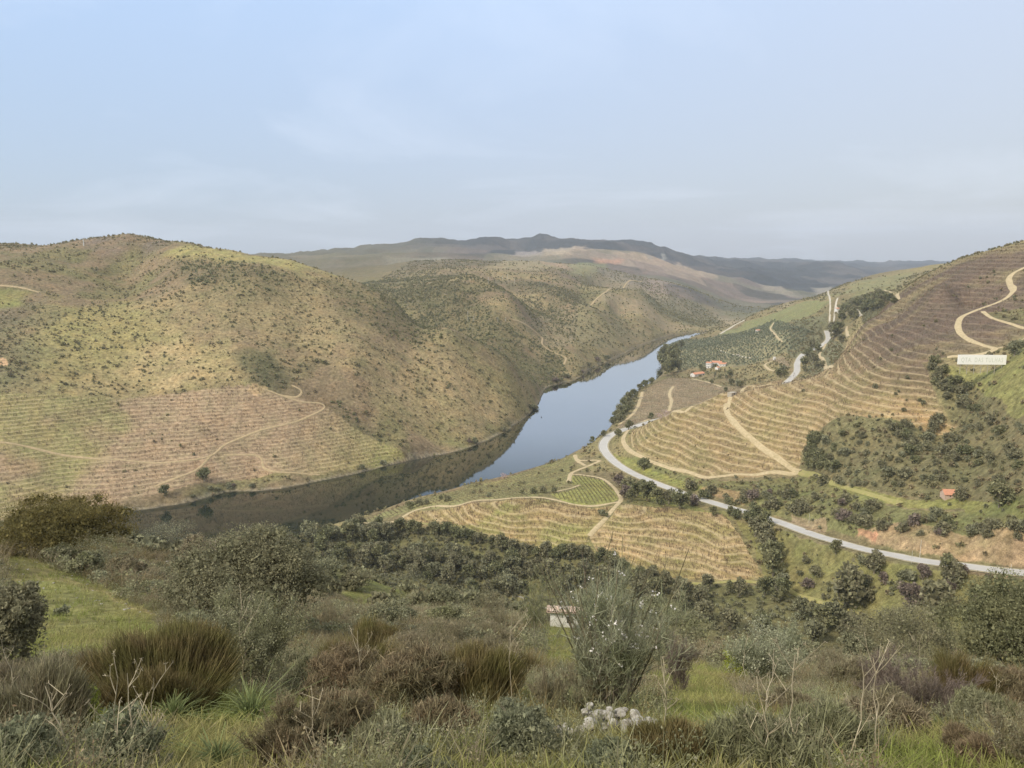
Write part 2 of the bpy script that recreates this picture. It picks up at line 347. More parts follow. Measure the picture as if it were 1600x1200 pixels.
TR = [ # tracks: sight lines, width, colour key
 ([(1082,635),(1060,643),(1020,657),(992,668),(976,680),(975,693),(985,705),(1010,718),(1050,732),(1085,741),(1120,745),(1170,742),(1250,738)],3.6,'d'),
 ([(1250,738),(1290,750),(1330,764),(1370,776),(1410,787)],3.0,'g'),
 ([(1205,600),(1185,604),(1160,610),(1142,618),(1134,629),(1135,643),(1146,659),(1162,676),(1184,694),(1212,713),(1250,737)],3.6,'d'),
 ([(1605,416),(1585,426),(1577,436),(1578,446),(1584,453),(1572,466),(1545,478),(1520,487),(1502,496),(1497,507),(1501,521),(1516,532),(1540,541),(1556,545),(1540,552),(1510,556),(1480,558)],4.4,'d'),
 ([(1556,545),(1578,539),(1605,527)],3.0,'d'),
 ([(1535,487),(1552,498),(1580,506),(1605,513)],3.0,'d'),
 ([(1294,533),(1286,545),(1280,556),(1288,568),(1298,576)],4.0,'d'),
 ([(1322,511),(1323,518),(1326,526)],3.6,'d'),
 ([(1382,453),(1392,461),(1404,469)],3.4,'d'),
 ([(1305,480),(1322,487),(1346,494)],4.0,'p'),
 ([(938,720),(925,726),(915,730),(902,735),(891,741),(889,754)],3.4,'d'),
 ([(938,720),(920,719),(907,720),(900,716),(898,711)],3.0,'d'),
 ([(898,711),(902,720),(915,728)],3.0,'d'),
 ([(891,741),(916,743),(943,749),(961,764),(970,782),(956,786),(926,791),(900,789),(879,784),(857,779),(835,777),(794,779),(747,782),(709,791),(678,791),(651,797),(632,806),(618,815),(587,817),(560,818)],2.8,'d'),
 ([(971,783),(947,810),(920,838)],3.0,'d'),
 ([(865,769),(892,763),(906,758)],2.0,'d'),
 ([(985,888),(1040,905),(1110,912),(1165,908),(1200,912),(1235,923),(1290,942),(1345,957)],2.6,'g'),
 ([(0,691),(60,702),(130,715),(220,722),(290,720),(330,712),(352,695),(395,677),(450,662),(480,652),(508,637),(500,630),(470,628),(440,618),(410,607)],1.7,'o'),
 ([(330,712),(300,738),(240,760)],2.0,'o'),
 ([(440,618),(463,621),(472,611),(456,602)],1.8,'o'),
 ([(350,711),(398,711),(411,720),(411,730),(440,738),(500,742)],1.8,'o'),
 ([(800,500),(830,513),(847,528),(848,539),(866,551),(884,559),(881,570)],3.6,'o'),
 ([(1052,604),(1046,615),(1049,627),(1045,643)],3.6,'d'),
 ([(1004,612),(1000,625),(996,636),(985,650),(966,664)],3.8,'d'),
 ([(1082,592),(1096,595),(1112,599),(1128,605)],3.2,'d'),
 ([(1205,565),(1195,570),(1203,578),(1218,581)],3.6,'d'),
 ([(1125,522),(1135,516),(1148,508),(1163,500)],5.0,'p'),
 ([(1125,548),(1148,555),(1175,560)],3.0,'p'),
 ([(1209,504),(1204,514),(1212,524),(1222,535)],3.2,'d'),
 ([(0,446),(35,450),(62,457)],3.0,'o'),
 ([(1003,440),(975,448),(948,455),(922,478)],4.0,'o'),
 ([(1290,455),(1296,463),(1310,466)],3.4,'p'),
]
TRW = []
for px, w, c in TR:
    P = catmull(cast([p[0] for p in px], [p[1] for p in px])[:, :2], 2.5)
    P[1:-1] = (P[:-2]+2*P[1:-1]+P[2:])/4; TRW.append((P, w, c))
R_ = np.hypot(GX, GY); X, Y = GX, GY
TD = np.full(GX.shape, 99.0)                     # distance to the nearest track
for P, w, c in TRW:
    d = seg_dist(X, Y, P[::3] if len(P) > 12 else P, None, 9.0); TD = np.minimum(TD, d-w/2)
n1 = fbm(X, Y, 120, 4, 301); n2 = fbm(X, Y, 28, 4, 302); n3 = fbm(X, Y, 7, 3, 303); n4 = fbm(X, Y, 260, 3, 304)
def mixa(a, b, k):
    k = np.asarray(k, np.float32)[..., None]; return np.asarray(a, np.float32)*(1-k)+np.asarray(b, np.float32)*k
C = dict(straw=(.255,.203,.108), dry=(.215,.162,.097), scrub=(.130,.115,.060), ochre=(.38,.285,.155), grass=(.205,.190,.078), bright=(.235,.235,.07), dark=(.07,.075,.04),
         pink=(.30,.225,.155), brown=(.245,.180,.115), tan=(.36,.275,.165), orange=(.50,.24,.13), rock=(.30,.26,.21), mauve=(.16,.13,.11), olive=(.15,.15,.09))
col = mixa(C['dry'], C['straw'], sstep(-.25, .3, n1+0.5*n2))
col = mixa(col, C['scrub'], sstep(.0, .45, n2*0.6-n1*0.7)*0.75)
col = mixa(col, C['grass'], sstep(.05, .5, n4*0.8+n2*0.5)*0.40)
dens = 0.50+0.45*n1+0.75*n2+.5*fbm(X, Y, 14, 2, 305)                       # shrub density
left = (X < 0.10*Y-20) & (Y > 480)
DKZ = np.zeros(GX.shape, bool)
def paint(px, c, k=1.0, d=None, warp=6.0, sc=25.0, seed=0, soft=True):
    global col, DKZ
    m = mask(px, warp, sc, seed); kk = m*k
    if warp >= 6:                                # wild patches fade into one another
        P = poly(px); P = np.vstack([P, P[:1]]); w = warp*1.6; d_ = seg_dist(GX, GY, P, None, w*2.2); sd_ = np.where(in_poly(GX, GY, P[:-1]), d_, -d_)
        kk = k*sstep(-w, w, sd_+w*1.3*fbm(GX, GY, 30, 3, seed+7)); 
    kk = kk*(0.85+0.3*n3)
    col = mixa(col, C[c] if isinstance(c, str) else c, np.clip(kk, 0, 1))
    if d is not None: dens[m] = d+0.3*n2[m]
    if c in ('scrub', 'dark') and isinstance(c, str): DKZ |= m
    return m
# left bank hill
paint([(60,480),(200,470),(260,520),(400,570),(380,600),(200,618),(60,610),(30,560)], (.27,.235,.095), .8, .62, 14, 50)
paint([(130,600),(200,560),(280,530),(330,560),(400,590),(330,605),(200,612)], 'ochre', .75, .6, 20, 40)
paint([(60,500),(120,478),(200,500),(180,560),(100,590)], (.27,.235,.10), .5, .8, 16, 40)
paint([(560,560),(640,540),(780,620),(800,650),(700,650),(620,620)], 'ochre', .75, .5, 20, 50)
paint([(260,412),(330,405),(425,418),(470,440),(430,455),(390,475),(320,450)], 'scrub', .7, 1.1, 18, 40)
paint([(500,440),(560,448),(640,490),(690,540),(600,520),(530,480)], 'scrub', .65, 1.0, 18, 40)
paint([(-100,440),(50,460),(70,500),(40,560),(60,600),(-100,610)], (.14,.125,.08), .7, 1.1, 18, 40)
paint([(370,550),(420,560),(450,600),(440,612),(395,600)], 'dark', .85, 1.5, 8, 20)
paint([(500,640),(560,690),(640,725),(655,715),(590,680),(520,625)], 'scrub', .8, 1.0, 8, 20)
paint([(280,378),(400,395),(520,425),(470,430),(380,410),(260,398)], (.31,.28,.11), .8, .15, 10, 50)
paint([(-60,450),(40,456),(30,480),(-60,480)], 'bright', .6, .1)
paint([(100,380),(200,368),(260,382),(200,392)], 'mauve', .8, .5, 20, 60)
paint([(350,760),(500,738),(630,722),(600,700),(480,735),(400,742),(300,770)], 'grass', .55, .25)
# second bank
paint([(600,450),(700,440),(830,560),(880,590),(850,610),(740,540)], 'scrub', .85, 1.2, 14, 40)
paint([(810,505),(840,515),(862,545),(950,540),(1000,515),(930,500),(860,490)], (.24,.20,.12), .8, .55, 10, 40)
paint([(850,550),(885,565),(870,600),(840,585)], 'dark', .6, 1.3)
paint([(820,440),(880,450),(935,455),(925,478),(880,470),(820,455)], 'scrub', .9, 1.2, 20, 60)
T_L3 = paint([(955,458),(1010,475),(1090,512),(1040,516),(960,488),(925,475)], (.30,.225,.155), .9, .15, 6, 40)
paint([(990,440),(1030,442),(1100,480),(1145,500),(1100,512),(1010,470)], (.12,.125,.085), .85, 1.1, 14, 50)
paint([(1010,436),(1060,446),(1110,466),(1168,495),(1160,502),(1120,490),(1060,462)], (.42,.32,.22), .9, .1, 10, 60)
paint([(1145,462),(1200,472),(1240,486),(1180,482)], (.36,.29,.21), .7, .1, 10, 60)
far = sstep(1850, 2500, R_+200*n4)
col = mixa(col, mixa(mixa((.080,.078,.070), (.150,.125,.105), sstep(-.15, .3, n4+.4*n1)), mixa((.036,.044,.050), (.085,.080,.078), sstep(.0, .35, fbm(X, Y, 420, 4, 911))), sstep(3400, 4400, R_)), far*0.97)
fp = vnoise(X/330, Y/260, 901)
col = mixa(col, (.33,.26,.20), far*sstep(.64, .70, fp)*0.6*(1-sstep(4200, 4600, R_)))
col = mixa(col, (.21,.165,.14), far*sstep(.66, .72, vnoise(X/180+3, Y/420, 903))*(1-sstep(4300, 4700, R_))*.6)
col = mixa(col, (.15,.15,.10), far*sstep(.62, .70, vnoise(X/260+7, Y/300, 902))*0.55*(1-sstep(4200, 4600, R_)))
for px, c in [([(805,392),(845,392),(848,398),(800,399)], (.30,.26,.24)), ([(850,388),(895,386),(893,397),(850,399)], (.38,.31,.23)), ([(895,385),(915,385),(912,391),(895,392)], (.40,.31,.23)),
              ([(930,404),(975,405),(970,412),(932,411)], (.40,.235,.165)), ([(955,394),(1000,395),(1060,410),(1120,430),(1100,436),(1020,414),(965,402)], (.34,.26,.19)),
              ([(780,410),(860,410),(900,416),(830,424),(760,420)], (.30,.25,.15)), ([(850,412),(890,410),(930,418),(900,428)], (.33,.24,.17)), ([(900,412),(950,412),(930,425),(890,428)], (.20,.21,.11)),
              ([(600,400),(700,402),(690,408),(600,408)], (.26,.24,.19)), ([(1010,398),(1035,396),(1040,404),(1015,404)], (.28,.27,.24)), ([(1270,450),(1300,448),(1300,454),(1275,455)], (.33,.29,.23)),
              ([(1180,440),(1240,455),(1250,466),(1190,450)], (.25,.22,.17))]:
    paint(px, c, .8, .1, 10, 80)
# right bank
col = mixa(col, C['scrub'], sstep(-.02, -.2, 0*X+X/np.maximum(Y, 1))*sstep(1050, 1200, Y)*.7 if False else (1-sstep(-.22, -.02, X/np.maximum(Y, 1)))*sstep(1100, 1300, Y)*.7)
right = (X > 0.10*Y-20) & (Y > 300) & (Y < 2300)
col[right] = mixa(col[right], (.20,.185,.085), .35)
FLAT = paint([(1005,612),(1045,590),(1085,592),(1130,604),(1200,600),(1240,592),(1235,575),(1200,562),(1160,570),(1225,556),(1250,590),(1120,632),(1040,655),(965,668),(990,640)], (.27,.215,.14), .95, -1, 3, 20)
OLV = paint([(1040,548),(1055,535),(1110,528),(1160,520),(1210,500),(1240,510),(1270,520),(1250,545),(1200,562),(1150,572),(1100,575),(1060,580),(1040,575)], (.24,.225,.135), .95, -1, 5, 30)
paint([(1120,524),(1165,502),(1215,488),(1260,470),(1300,470),(1240,500),(1200,515),(1150,522)], (.19,.20,.09), .9, -1, 5, 40)
paint([(1290,462),(1340,440),(1380,432),(1430,424),(1400,450),(1340,470)], (.20,.20,.10), .8, .1, 8, 40)
paint([(1308,480),(1340,462),(1385,455),(1408,468),(1385,488),(1345,495)], 'dark', .9, 1.6, 4, 20)
paint([(1240,500),(1290,490),(1310,500),(1290,530),(1320,535),(1300,575),(1262,580),(1262,555),(1230,560)], 'olive', .9, 1.0, 5, 20)
# the brown slopes of the vine hill: upper part mauve-brown, lower part golden
VR = mask([(979,691),(990,670),(1025,657),(1080,635),(1120,618),(1160,604),(1240,590),(1300,575),(1325,530),(1345,505),(1400,459),(1480,414),(1600,379),(1800,330),(1800,460),(1700,500),(1600,524),(1562,545),(1505,557),(1440,566),(1452,580),(1458,600),(1468,640),(1500,662),(1400,655),(1330,650),(1285,668),(1255,700),(1250,738),(1130,746),(1060,733),(1000,712)], 2.0, 12)
hh = Z1
vr = mixa((.315,.235,.130), (.135,.100,.075), sstep(76, 118, hh+8*n1))
vr = mixa(vr, (.26,.215,.105), sstep(.0, .4, n1+0.4*n2)*0.55)
col = np.where(VR[..., None], vr, col); dens[VR] = 0.02+0.2*sstep(130, 150, hh[VR])*(n2[VR] > .15)
paint([(1340,648),(1400,640),(1462,640),(1500,662),(1410,660)], (.46,.31,.17), .6, 0, 2, 12)
paint([(1330,625),(1440,628),(1465,650),(1400,650),(1330,640)], (.42,.29,.16), .5, 0, 2, 12)
GR1 = paint([(1500,572),(1562,572),(1580,548),(1620,535),(1700,530),(1700,640),(1600,650),(1560,630),(1520,600),(1450,582)], (.215,.21,.075), .9, .35, 4, 20)
paint([(1540,490),(1600,480),(1700,480),(1700,512),(1600,508),(1560,500)], (.16,.15,.07), .9, .9, 3, 14)
SCR = paint([(1255,700),(1285,668),(1330,650),(1400,657),(1500,664),(1455,600),(1450,582),(1520,600),(1560,630),(1600,650),(1700,640),(1700,800),(1600,810),(1480,790),(1350,765),(1255,738)], (.15,.138,.068), .8, 1.3, 4, 20)
paint([(1560,650),(1700,640),(1700,700),(1600,690),(1540,670)], (.33,.23,.13), .4, .5)
GP = paint([(1250,740),(1330,760),(1420,782),(1500,778),(1600,790),(1700,790),(1700,830),(1600,815),(1500,795),(1420,795),(1330,775)], 'bright', .75, .2, 2, 10)
S2 = paint([(985,715),(1060,740),(1130,752),(1250,742),(1420,798),(1500,800),(1700,830),(1700,885),(1500,870),(1300,832),(1200,800),(1080,765),(1000,735)], (.16,.165,.065), .8, .75, 3, 14)
paint([(960,708),(1000,728),(1080,755),(1100,765),(1080,768),(1000,740),(955,712)], 'bright', .8, .15, 2, 10)
S3 = paint([(960,745),(1080,790),(1200,825),(1300,858),(1400,880),(1500,897),(1700,915),(1700,1010),(1500,1010),(1350,958),(1235,922),(1195,905),(1175,850),(1130,800),(1060,790),(985,788)], (.190,.180,.068), .9, .5, 4, 16)
paint([(975,748),(1080,790),(1140,808),(1060,792),(990,775)], 'bright', .7, .1, 2, 10)
RK = paint([(1335,838),(1400,815),(1480,828),(1600,838),(1700,850),(1700,893),(1600,885),(1500,876),(1400,858)], (.36,.25,.15), .75, .22, 2, 8)
RK |= paint([(1095,762),(1160,768),(1165,790),(1100,770)], (.40,.25,.14), .6, .2, 2, 8)
RK |= paint([(1235,806),(1290,812),(1290,836),(1230,820)], (.36,.26,.18), .6, .2, 2, 8)
paint([(1340,826),(1375,832),(1368,845),(1340,838)], (.50,.26,.16), .8, .0, 1, 6)
# between road and river
F3 = paint([(560,818),(651,797),(709,791),(747,782),(835,777),(889,754),(888,740),(905,705),(880,717),(790,747),(690,772),(600,800)], (.225,.215,.095), .9, .05, 2, 12)
F4 = paint([(879,784),(900,789),(956,786),(968,780),(958,764),(943,751),(916,745),(893,743),(893,757),(908,758),(890,768),(860,772)], (.27,.265,.085), .95, -1, 1, 10)
VB = mask([(632,808),(651,799),(709,793),(747,785),(794,781),(835,779),(857,782),(879,787),(926,794),(958,790),(930,826),(918,840),(930,863),(850,857),(780,843),(700,823),(640,811)], 1.5, 10)
VC = mask([(973,788),(1060,793),(1128,803),(1165,850),(1193,900),(1170,905),(1110,909),(1040,902),(985,886),(932,860),(922,840),(950,812)], 1.5, 10)
vb = mixa((.355,.265,.135), (.28,.245,.10), sstep(.0, .5, n2+0.5*n1)); col = np.where(VB[..., None], vb, col); dens[VB] = -1
vc = mixa((.30,.245,.11), (.38,.28,.15), sstep(.0, .4, n2-0.3*n1)); col = np.where(VC[..., None], vc, col); dens[VC] = -1
paint([(640,812),(780,828),(800,845),(700,828)], (.23,.23,.08), .7, -1, 2, 10)
FOR = paint([(430,852),(520,822),(560,820),(618,818),(700,827),(780,847),(850,861),(930,866),(985,892),(1040,908),(1110,916),(1195,912),(1345,960),(1490,1005),(1500,1060),(1250,1040),(1000,1000),(700,960),(430,900)], (.14,.135,.06), .95, 1.3, 2, 14)
# left vineyard
VL = mask([(-300,650),(0,612),(130,620),(200,622),(300,612),(390,600),(410,608),(440,620),(500,632),(560,670),(635,716),(560,733),(480,742),(400,745),(330,752),(250,772),(150,793),(0,800),(-300,850)], 3, 20)
vl = mixa((.33,.240,.155), (.27,.235,.11), sstep(.05, .4, n1+.3*n2)); vl = mixa(vl, (.25,.235,.09), sstep(-210, -90, X-0.25*(Y-600)))
col = np.where(VL[..., None], vl, col); dens[VL] = 0.04
paint([(395,600),(420,606),(400,618),(382,612)], (.5,.34,.19), .7, 0, 2, 8)
paint([(-80,555),(8,560),(14,572),(-80,580)], (.6,.38,.22), .8, 0, 2, 8)
# shores: pale rocks above the water line
sh = seg_dist(X, Y, RIVER, None, 14.0); shr = (GZ > -1) & (sh < 14)
col = mixa(col, (.30,.26,.19), shr*(1-sstep(1.2, 4, sh+2.5*n3))*0.6)
col = mixa(col, (.04,.035,.025), shr*(1-sstep(0.6, 1.6, sh+0.5*n3))*0.8)
# foreground ground
near = 1-sstep(150, 260, R_)
gf = mixa((.185,.185,.062), (.20,.165,.09), sstep(-.1, .4, fbm(X, Y, 9, 4, 401))); gf = mixa(gf, (.23,.235,.06), sstep(.05, .45, fbm(X, Y, 14, 4, 402))*.8)
gf = mixa(gf, (.11,.10,.06), sstep(.1, .4, fbm(X, Y, 3.5, 4, 403))*.6)
col = mixa(col, gf, near)
paint([(0,868),(65,880),(130,904),(250,964),(240,1010),(180,1030),(0,1040)], (.215,.20,.075), .85, 0, .6, 3)
paint([(0,880),(90,890),(180,930),(250,962),(200,950),(100,910),(0,905)], (.26,.20,.10), .7, 0, .8, 3)
paint([(230,865),(330,860),(320,930),(230,930),(160,880)], (.20,.155,.09), .7, 0, 1.5, 5)
# ---- terraces as real steps
VP = np.zeros(GX.shape, np.float32); VM = np.zeros(GX.shape, np.float32)
for m, s, amp in ((VR, 3.6, .80), (VL, 2.3, .8), (VB, 1.9, .55), (VC, 1.5, .5)):
    p = Z1/s+0.16*n2+.35*n1; fl = np.floor(p); fr = p-fl
    g = np.where(fr < .62, fr*0.32, 0.198+(fr-.62)*(0.802/.38))
    w = m*sstep(0.5, 3.0, TD)*amp*(1-.55*sstep(90, 125, Z1))
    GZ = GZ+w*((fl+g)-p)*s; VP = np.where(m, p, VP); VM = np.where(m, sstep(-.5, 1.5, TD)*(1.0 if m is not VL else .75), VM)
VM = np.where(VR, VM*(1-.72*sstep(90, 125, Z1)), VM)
del p, fl, fr, g, w
# rock cut and small stony relief
GZ = GZ+RK*(ridged(X, Y, 9, 3, 88)-.1)*1.6
col *= (1+0.16*n3+0.10*n2)[..., None]
dens = np.where(TD < 3.0, -1, dens); drd = seg_dist(X, Y, rd_coarse, None, 12.0); dens = np.where(drd < 8.5, -1, dens)
dens = np.where(in_poly(X, Y, RIVER) | (GZ < .3), -1, dens)
print('zones', round(time.time()-T0, 1))
def look(A, x, y, near=True):
    t, l = cam_angle(x, y)
    i = np.clip(np.round(np.interp(t, aa, np.arange(len(aa)))).astype(int), 0, len(aa)-1); j = np.clip(np.round(np.interp(l, LR, np.arange(len(LR)))).astype(int), 0, len(LR)-1)
    return A[i, j]
def quick_mat(name, col, rough=0.9):
    m = bpy.data.materials.new(name); m.use_nodes = True
    b = m.node_tree.nodes['Principled BSDF']; b.inputs['Base Color'].default_value = (*col, 1); b.inputs['Roughness'].default_value = rough
    return m
def mesh_np(name, V, Fq, mat=None, parent=None, smooth=False, mats=None, midx=None):
    V = np.asarray(V, np.float32); Fq = np.asarray(Fq, np.int32); me = bpy.data.meshes.new(name)
    me.vertices.add(len(V)); me.vertices.foreach_set('co', V.ravel())
    k = Fq.shape[1]; me.loops.add(Fq.size); me.loops.foreach_set('vertex_index', Fq.ravel())
    me.polygons.add(len(Fq)); me.polygons.foreach_set('loop_start', np.arange(0, Fq.size, k, dtype=np.int32))
    try: me.polygons.foreach_set('loop_total', np.full(len(Fq), k, dtype=np.int32))
    except Exception: pass
    me.polygons.foreach_set('use_smooth', np.full(len(Fq), smooth, dtype=bool))
    for m in (mats or ([mat] if mat else [])): me.materials.append(m)
    if midx is not None: me.polygons.foreach_set('material_index', np.asarray(midx, np.int32))
    me.update(calc_edges=True)
    o = bpy.data.objects.new(name, me); COL.objects.link(o)
    if parent: o.parent = parent
    return o
def grid_faces(ni, nj):
    i, j = np.meshgrid(np.arange(ni-1), np.arange(nj-1), indexing='ij'); a = (i*nj+j).ravel()
    return np.stack([a, a+1, a+nj+1, a+nj], 1)
def tag(o, label=None, cat=None, group=None, kind=None):
    if label: o['label'] = label
    if cat: o['category'] = cat
    if group: o['group'] = group
    if kind: o['kind'] = kind
    return o
# ------------------------------------------------------------------ ground materials
def pbsdf(N, L, name='m'):
    out = N('ShaderNodeOutputMaterial'); b = N('ShaderNodeBsdfPrincipled'); L(b.outputs[0], out.inputs[0]); return b
def newmat(name):
    m = bpy.data.materials.new(name); m.use_nodes = True; N, L = nodes(m.node_tree); return m, N, L
def noise(N, L, vec, scale, detail=4, rough=.6, dist=0):
    n = N('ShaderNodeTexNoise'); n.inputs['Scale'].default_value = scale; n.inputs['Detail'].default_value = detail; n.inputs['Roughness'].default_value = rough; n.inputs['Distortion'].default_value = dist
    L(vec, n.inputs['Vector']); return n.outputs[0]
def terrain_mat():
    m, N, L = newmat('hill_soil_and_grass'); b = pbsdf(N, L); b.inputs['Roughness'].default_value = .95; b.inputs['Specular IOR Level'].default_value = .15
    ca = N('ShaderNodeAttribute', attribute_name='Col'); vp = N('ShaderNodeAttribute', attribute_name='vp'); vm = N('ShaderNodeAttribute', attribute_name='vm'); pos = N('ShaderNodeNewGeometry').outputs['Position']
    c = ca.outputs['Color']
    # clumps of grass, bare patches, stones at several sizes
    a = noise(N, L, pos, .35, 6, .65); c = mixc(N, L, 1.0, c, ramp(N, L, a, [(.30, .55), (.5, 1.0), (.70, 1.5)]), 'MULTIPLY')
    a2 = noise(N, L, pos, 2.2, 5, .65); c = mixc(N, L, 1.0, c, ramp(N, L, a2, [(.30, .62), (.5, 1.0), (.70, 1.42)]), 'MULTIPLY')
    a3 = noise(N, L, pos, .055, 4, .6); c = mixc(N, L, 1.0, c, ramp(N, L, a3, [(.30, (.86,.93,.86)), (.5, 1.0), (.70, (1.10,1.03,.98))]), 'MULTIPLY')
    # terrace edges follow the level lines
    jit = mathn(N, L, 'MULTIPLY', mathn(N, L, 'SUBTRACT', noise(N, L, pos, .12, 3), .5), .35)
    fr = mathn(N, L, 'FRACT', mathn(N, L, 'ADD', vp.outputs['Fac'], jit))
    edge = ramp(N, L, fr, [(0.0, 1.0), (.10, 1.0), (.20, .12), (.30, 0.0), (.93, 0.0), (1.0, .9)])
    bank = ramp(N, L, fr, [(.50, 0.0), (.66, .75), (.84, .85), (.94, .2)])  # risers darker: grass and vine tone, with riser shadow painted in
    row = mathn(N, L, 'SINE', mathn(N, L, 'MULTIPLY', fr, 26.0))
    rows = mathn(N, L, 'MULTIPLY', ramp(N, L, row, [(.3, 0.0), (.9, .35)]), vm.outputs['Fac'])
    c = mixc(N, L, rows, c, mixc(N, L, 1.0, c, (.6,.55,.5), 'MULTIPLY'))
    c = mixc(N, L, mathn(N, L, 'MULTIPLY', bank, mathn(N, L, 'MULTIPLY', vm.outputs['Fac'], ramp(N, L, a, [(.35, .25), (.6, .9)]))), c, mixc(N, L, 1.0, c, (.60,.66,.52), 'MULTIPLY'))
    brk = ramp(N, L, noise(N, L, pos, .06, 4, .6), [(.36, .25), (.52, 1.0)])
    c = mixc(N, L, mathn(N, L, 'MULTIPLY', mathn(N, L, 'MULTIPLY', edge, brk), mathn(N, L, 'MULTIPLY', vm.outputs['Fac'], .50)), c, (.52,.42,.25))
    L(c, b.inputs['Base Color'])
    bp = N('ShaderNodeBump'); bp.inputs['Strength'].default_value = .8; bp.inputs['Distance'].default_value = .9; L(a, bp.inputs['Height'])
    bp2 = N('ShaderNodeBump'); bp2.inputs['Strength'].default_value = .7; bp2.inputs['Distance'].default_value = .12; L(a2, bp2.inputs['Height']); L(bp.outputs[0], bp2.inputs['Normal'])
    L(bp2.outputs[0], b.inputs['Normal'])
    return m
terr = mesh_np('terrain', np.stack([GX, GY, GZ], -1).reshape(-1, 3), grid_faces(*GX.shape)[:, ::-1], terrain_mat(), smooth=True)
tag(terr, kind='structure')
def attr(o, name, arr, typ):
    a = o.data.attributes.new(name, typ, 'POINT')
    if typ == 'FLOAT': a.data.foreach_set('value', np.asarray(arr, np.float32).ravel())
    else:
        v = np.ones((arr.reshape(-1, 3).shape[0], 4), np.float32); v[:, :3] = arr.reshape(-1, 3); a.data.foreach_set('color', v.ravel())
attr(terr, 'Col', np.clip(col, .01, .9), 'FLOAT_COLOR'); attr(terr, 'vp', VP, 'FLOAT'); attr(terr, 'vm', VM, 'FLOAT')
def water_mat():
    m, N, L = newmat('river_water'); b = pbsdf(N, L); b.inputs['Base Color'].default_value = (.012,.018,.012,1); b.inputs['Specular IOR Level'].default_value = 0; b.inputs['Roughness'].default_value = .035; b.inputs['IOR'].default_value = 1.33
    pos = N('ShaderNodeNewGeometry').outputs['Position']
    mp = N('ShaderNodeMapping'); mp.inputs['Scale'].default_value = (.25, .09, 1); mp.inputs['Rotation'].default_value = (0, 0, -.5); L(pos, mp.inputs[0])
    a = noise(N, L, mp.outputs[0], 1.2, 5, .6); bp = N('ShaderNodeBump'); bp.inputs['Strength'].default_value = .12; bp.inputs['Distance'].default_value = .06; L(a, bp.inputs['Height']); L(bp.outputs[0], b.inputs['Normal'])
    L(ramp(N, L, noise(N, L, mp.outputs[0], .08, 3), [(.40, .02), (.65, .10)]), b.inputs['Roughness'])
    g = N('ShaderNodeBsdfGlossy'); g.inputs['Color'].default_value = (1,.98,.95,1); g.inputs['Roughness'].default_value = .03; L(bp.outputs[0], g.inputs['Normal']); mx = N('ShaderNodeMixShader'); lw = N('ShaderNodeLayerWeight'); lw.inputs['Blend'].default_value = .5; L(ramp(N, L, lw.outputs['Facing'], [(0.0, .03), (.45, .06), (.62, .11), (.68, .16), (.724, .33), (.77, .56), (.82, .70), (.90, .82), (1.0, .95)]), mx.inputs[0]); b.inputs['IOR'].default_value = 1.33; L(b.outputs[0], mx.inputs[1]); L(g.outputs[0], mx.inputs[2])
    out = [n for n in m.node_tree.nodes if n.type == 'OUTPUT_MATERIAL'][0]; L(mx.outputs[0], out.inputs[0])
    return m
tag(mesh_np('river', [(-1500,0,0),(2600,0,0),(2600,3200,0),(-1500,3200,0)], [(0,1,2,3)], water_mat()), kind='structure')
# ------------------------------------------------------------------ road and tracks, draped on the ground
def ribbon(name, P, w, mat, lift=.15, ncross=5, zline=None, off=0.0, seed=0):
    tg = np.gradient(P[:, :2], axis=0); tg /= np.linalg.norm(tg, axis=1)[:, None]+1e-9; nn = np.stack([-tg[:, 1], tg[:, 0]], 1)
    V = np.empty((len(P), ncross, 3)); tt = np.arange(len(P))
    for k in range(ncross):
        s = (k/(ncross-1)-.5)*w
        if zline is None and k in (0, ncross-1): s = s*(1+.35*fbm(tt*1.0, tt*0.+k*31, 5, 3, seed+7))
        q = P[:, :2]+nn*(np.broadcast_to(s+off, (len(P),)))[:, None]; V[:, k, :2] = q; V[:, k, 2] = (HG(q[:, 0], q[:, 1])+lift*(1 if 0 < k < ncross-1 else .4)) if zline is None else zline
    if zline is None:                                # level across, following the bench the track is cut on
        mx = V[:, 1:-1, 2].max(1); V[:, 1:-1, 2] = V[:, 1:-1, 2]*.3+mx[:, None]*.7
    o = mesh_np(name, V.reshape(-1, 3), grid_faces(len(P), ncross), mat, smooth=True); return tag(o, kind='structure')
def dirt(name, c, c2):
    m, N, L = newmat(name); b = pbsdf(N, L); b.inputs['Roughness'].default_value = .95; pos = N('ShaderNodeNewGeometry').outputs['Position']
    a = noise(N, L, pos, .5, 5, .65); L(mixc(N, L, ramp(N, L, a, [(.40, 0.0), (.66, 1.0)]), c, c2), b.inputs['Base Color']); return m
DM = dict(d=dirt('track_dirt', (.50,.40,.24), (.36,.29,.16)), g=dirt('track_grass', (.27,.26,.08), (.36,.30,.13)), o=dirt('track_clay', (.44,.33,.19), (.30,.24,.13)), p=dirt('track_pale', (.52,.47,.38), (.40,.37,.29)))
for i, (P, w, c) in enumerate(TRW): ribbon('dirt_track', P, w, DM[c], .22 if P[len(P)//2, 1] < 1100 else .4, 5, seed=i)
am, N, L = newmat('asphalt'); b = pbsdf(N, L); b.inputs['Roughness'].default_value = .8; pos = N('ShaderNodeNewGeometry').outputs['Position']
L(ramp(N, L, noise(N, L, pos, .15, 6, .7), [(.3, (.40,.385,.36)), (.7, (.50,.485,.455))]), b.inputs['Base Color'])
RD = ROAD[:, :2]
ribbon('road', RD, 7.2, am, zline=ROAD[:, 2]+.06, ncross=5)
lm = quick_mat('road_line_paint', (.72,.72,.70))
for off in (-3.2, 3.2): ribbon('road_line', RD, .16, lm, zline=ROAD[:, 2]+.064, ncross=2, off=off)
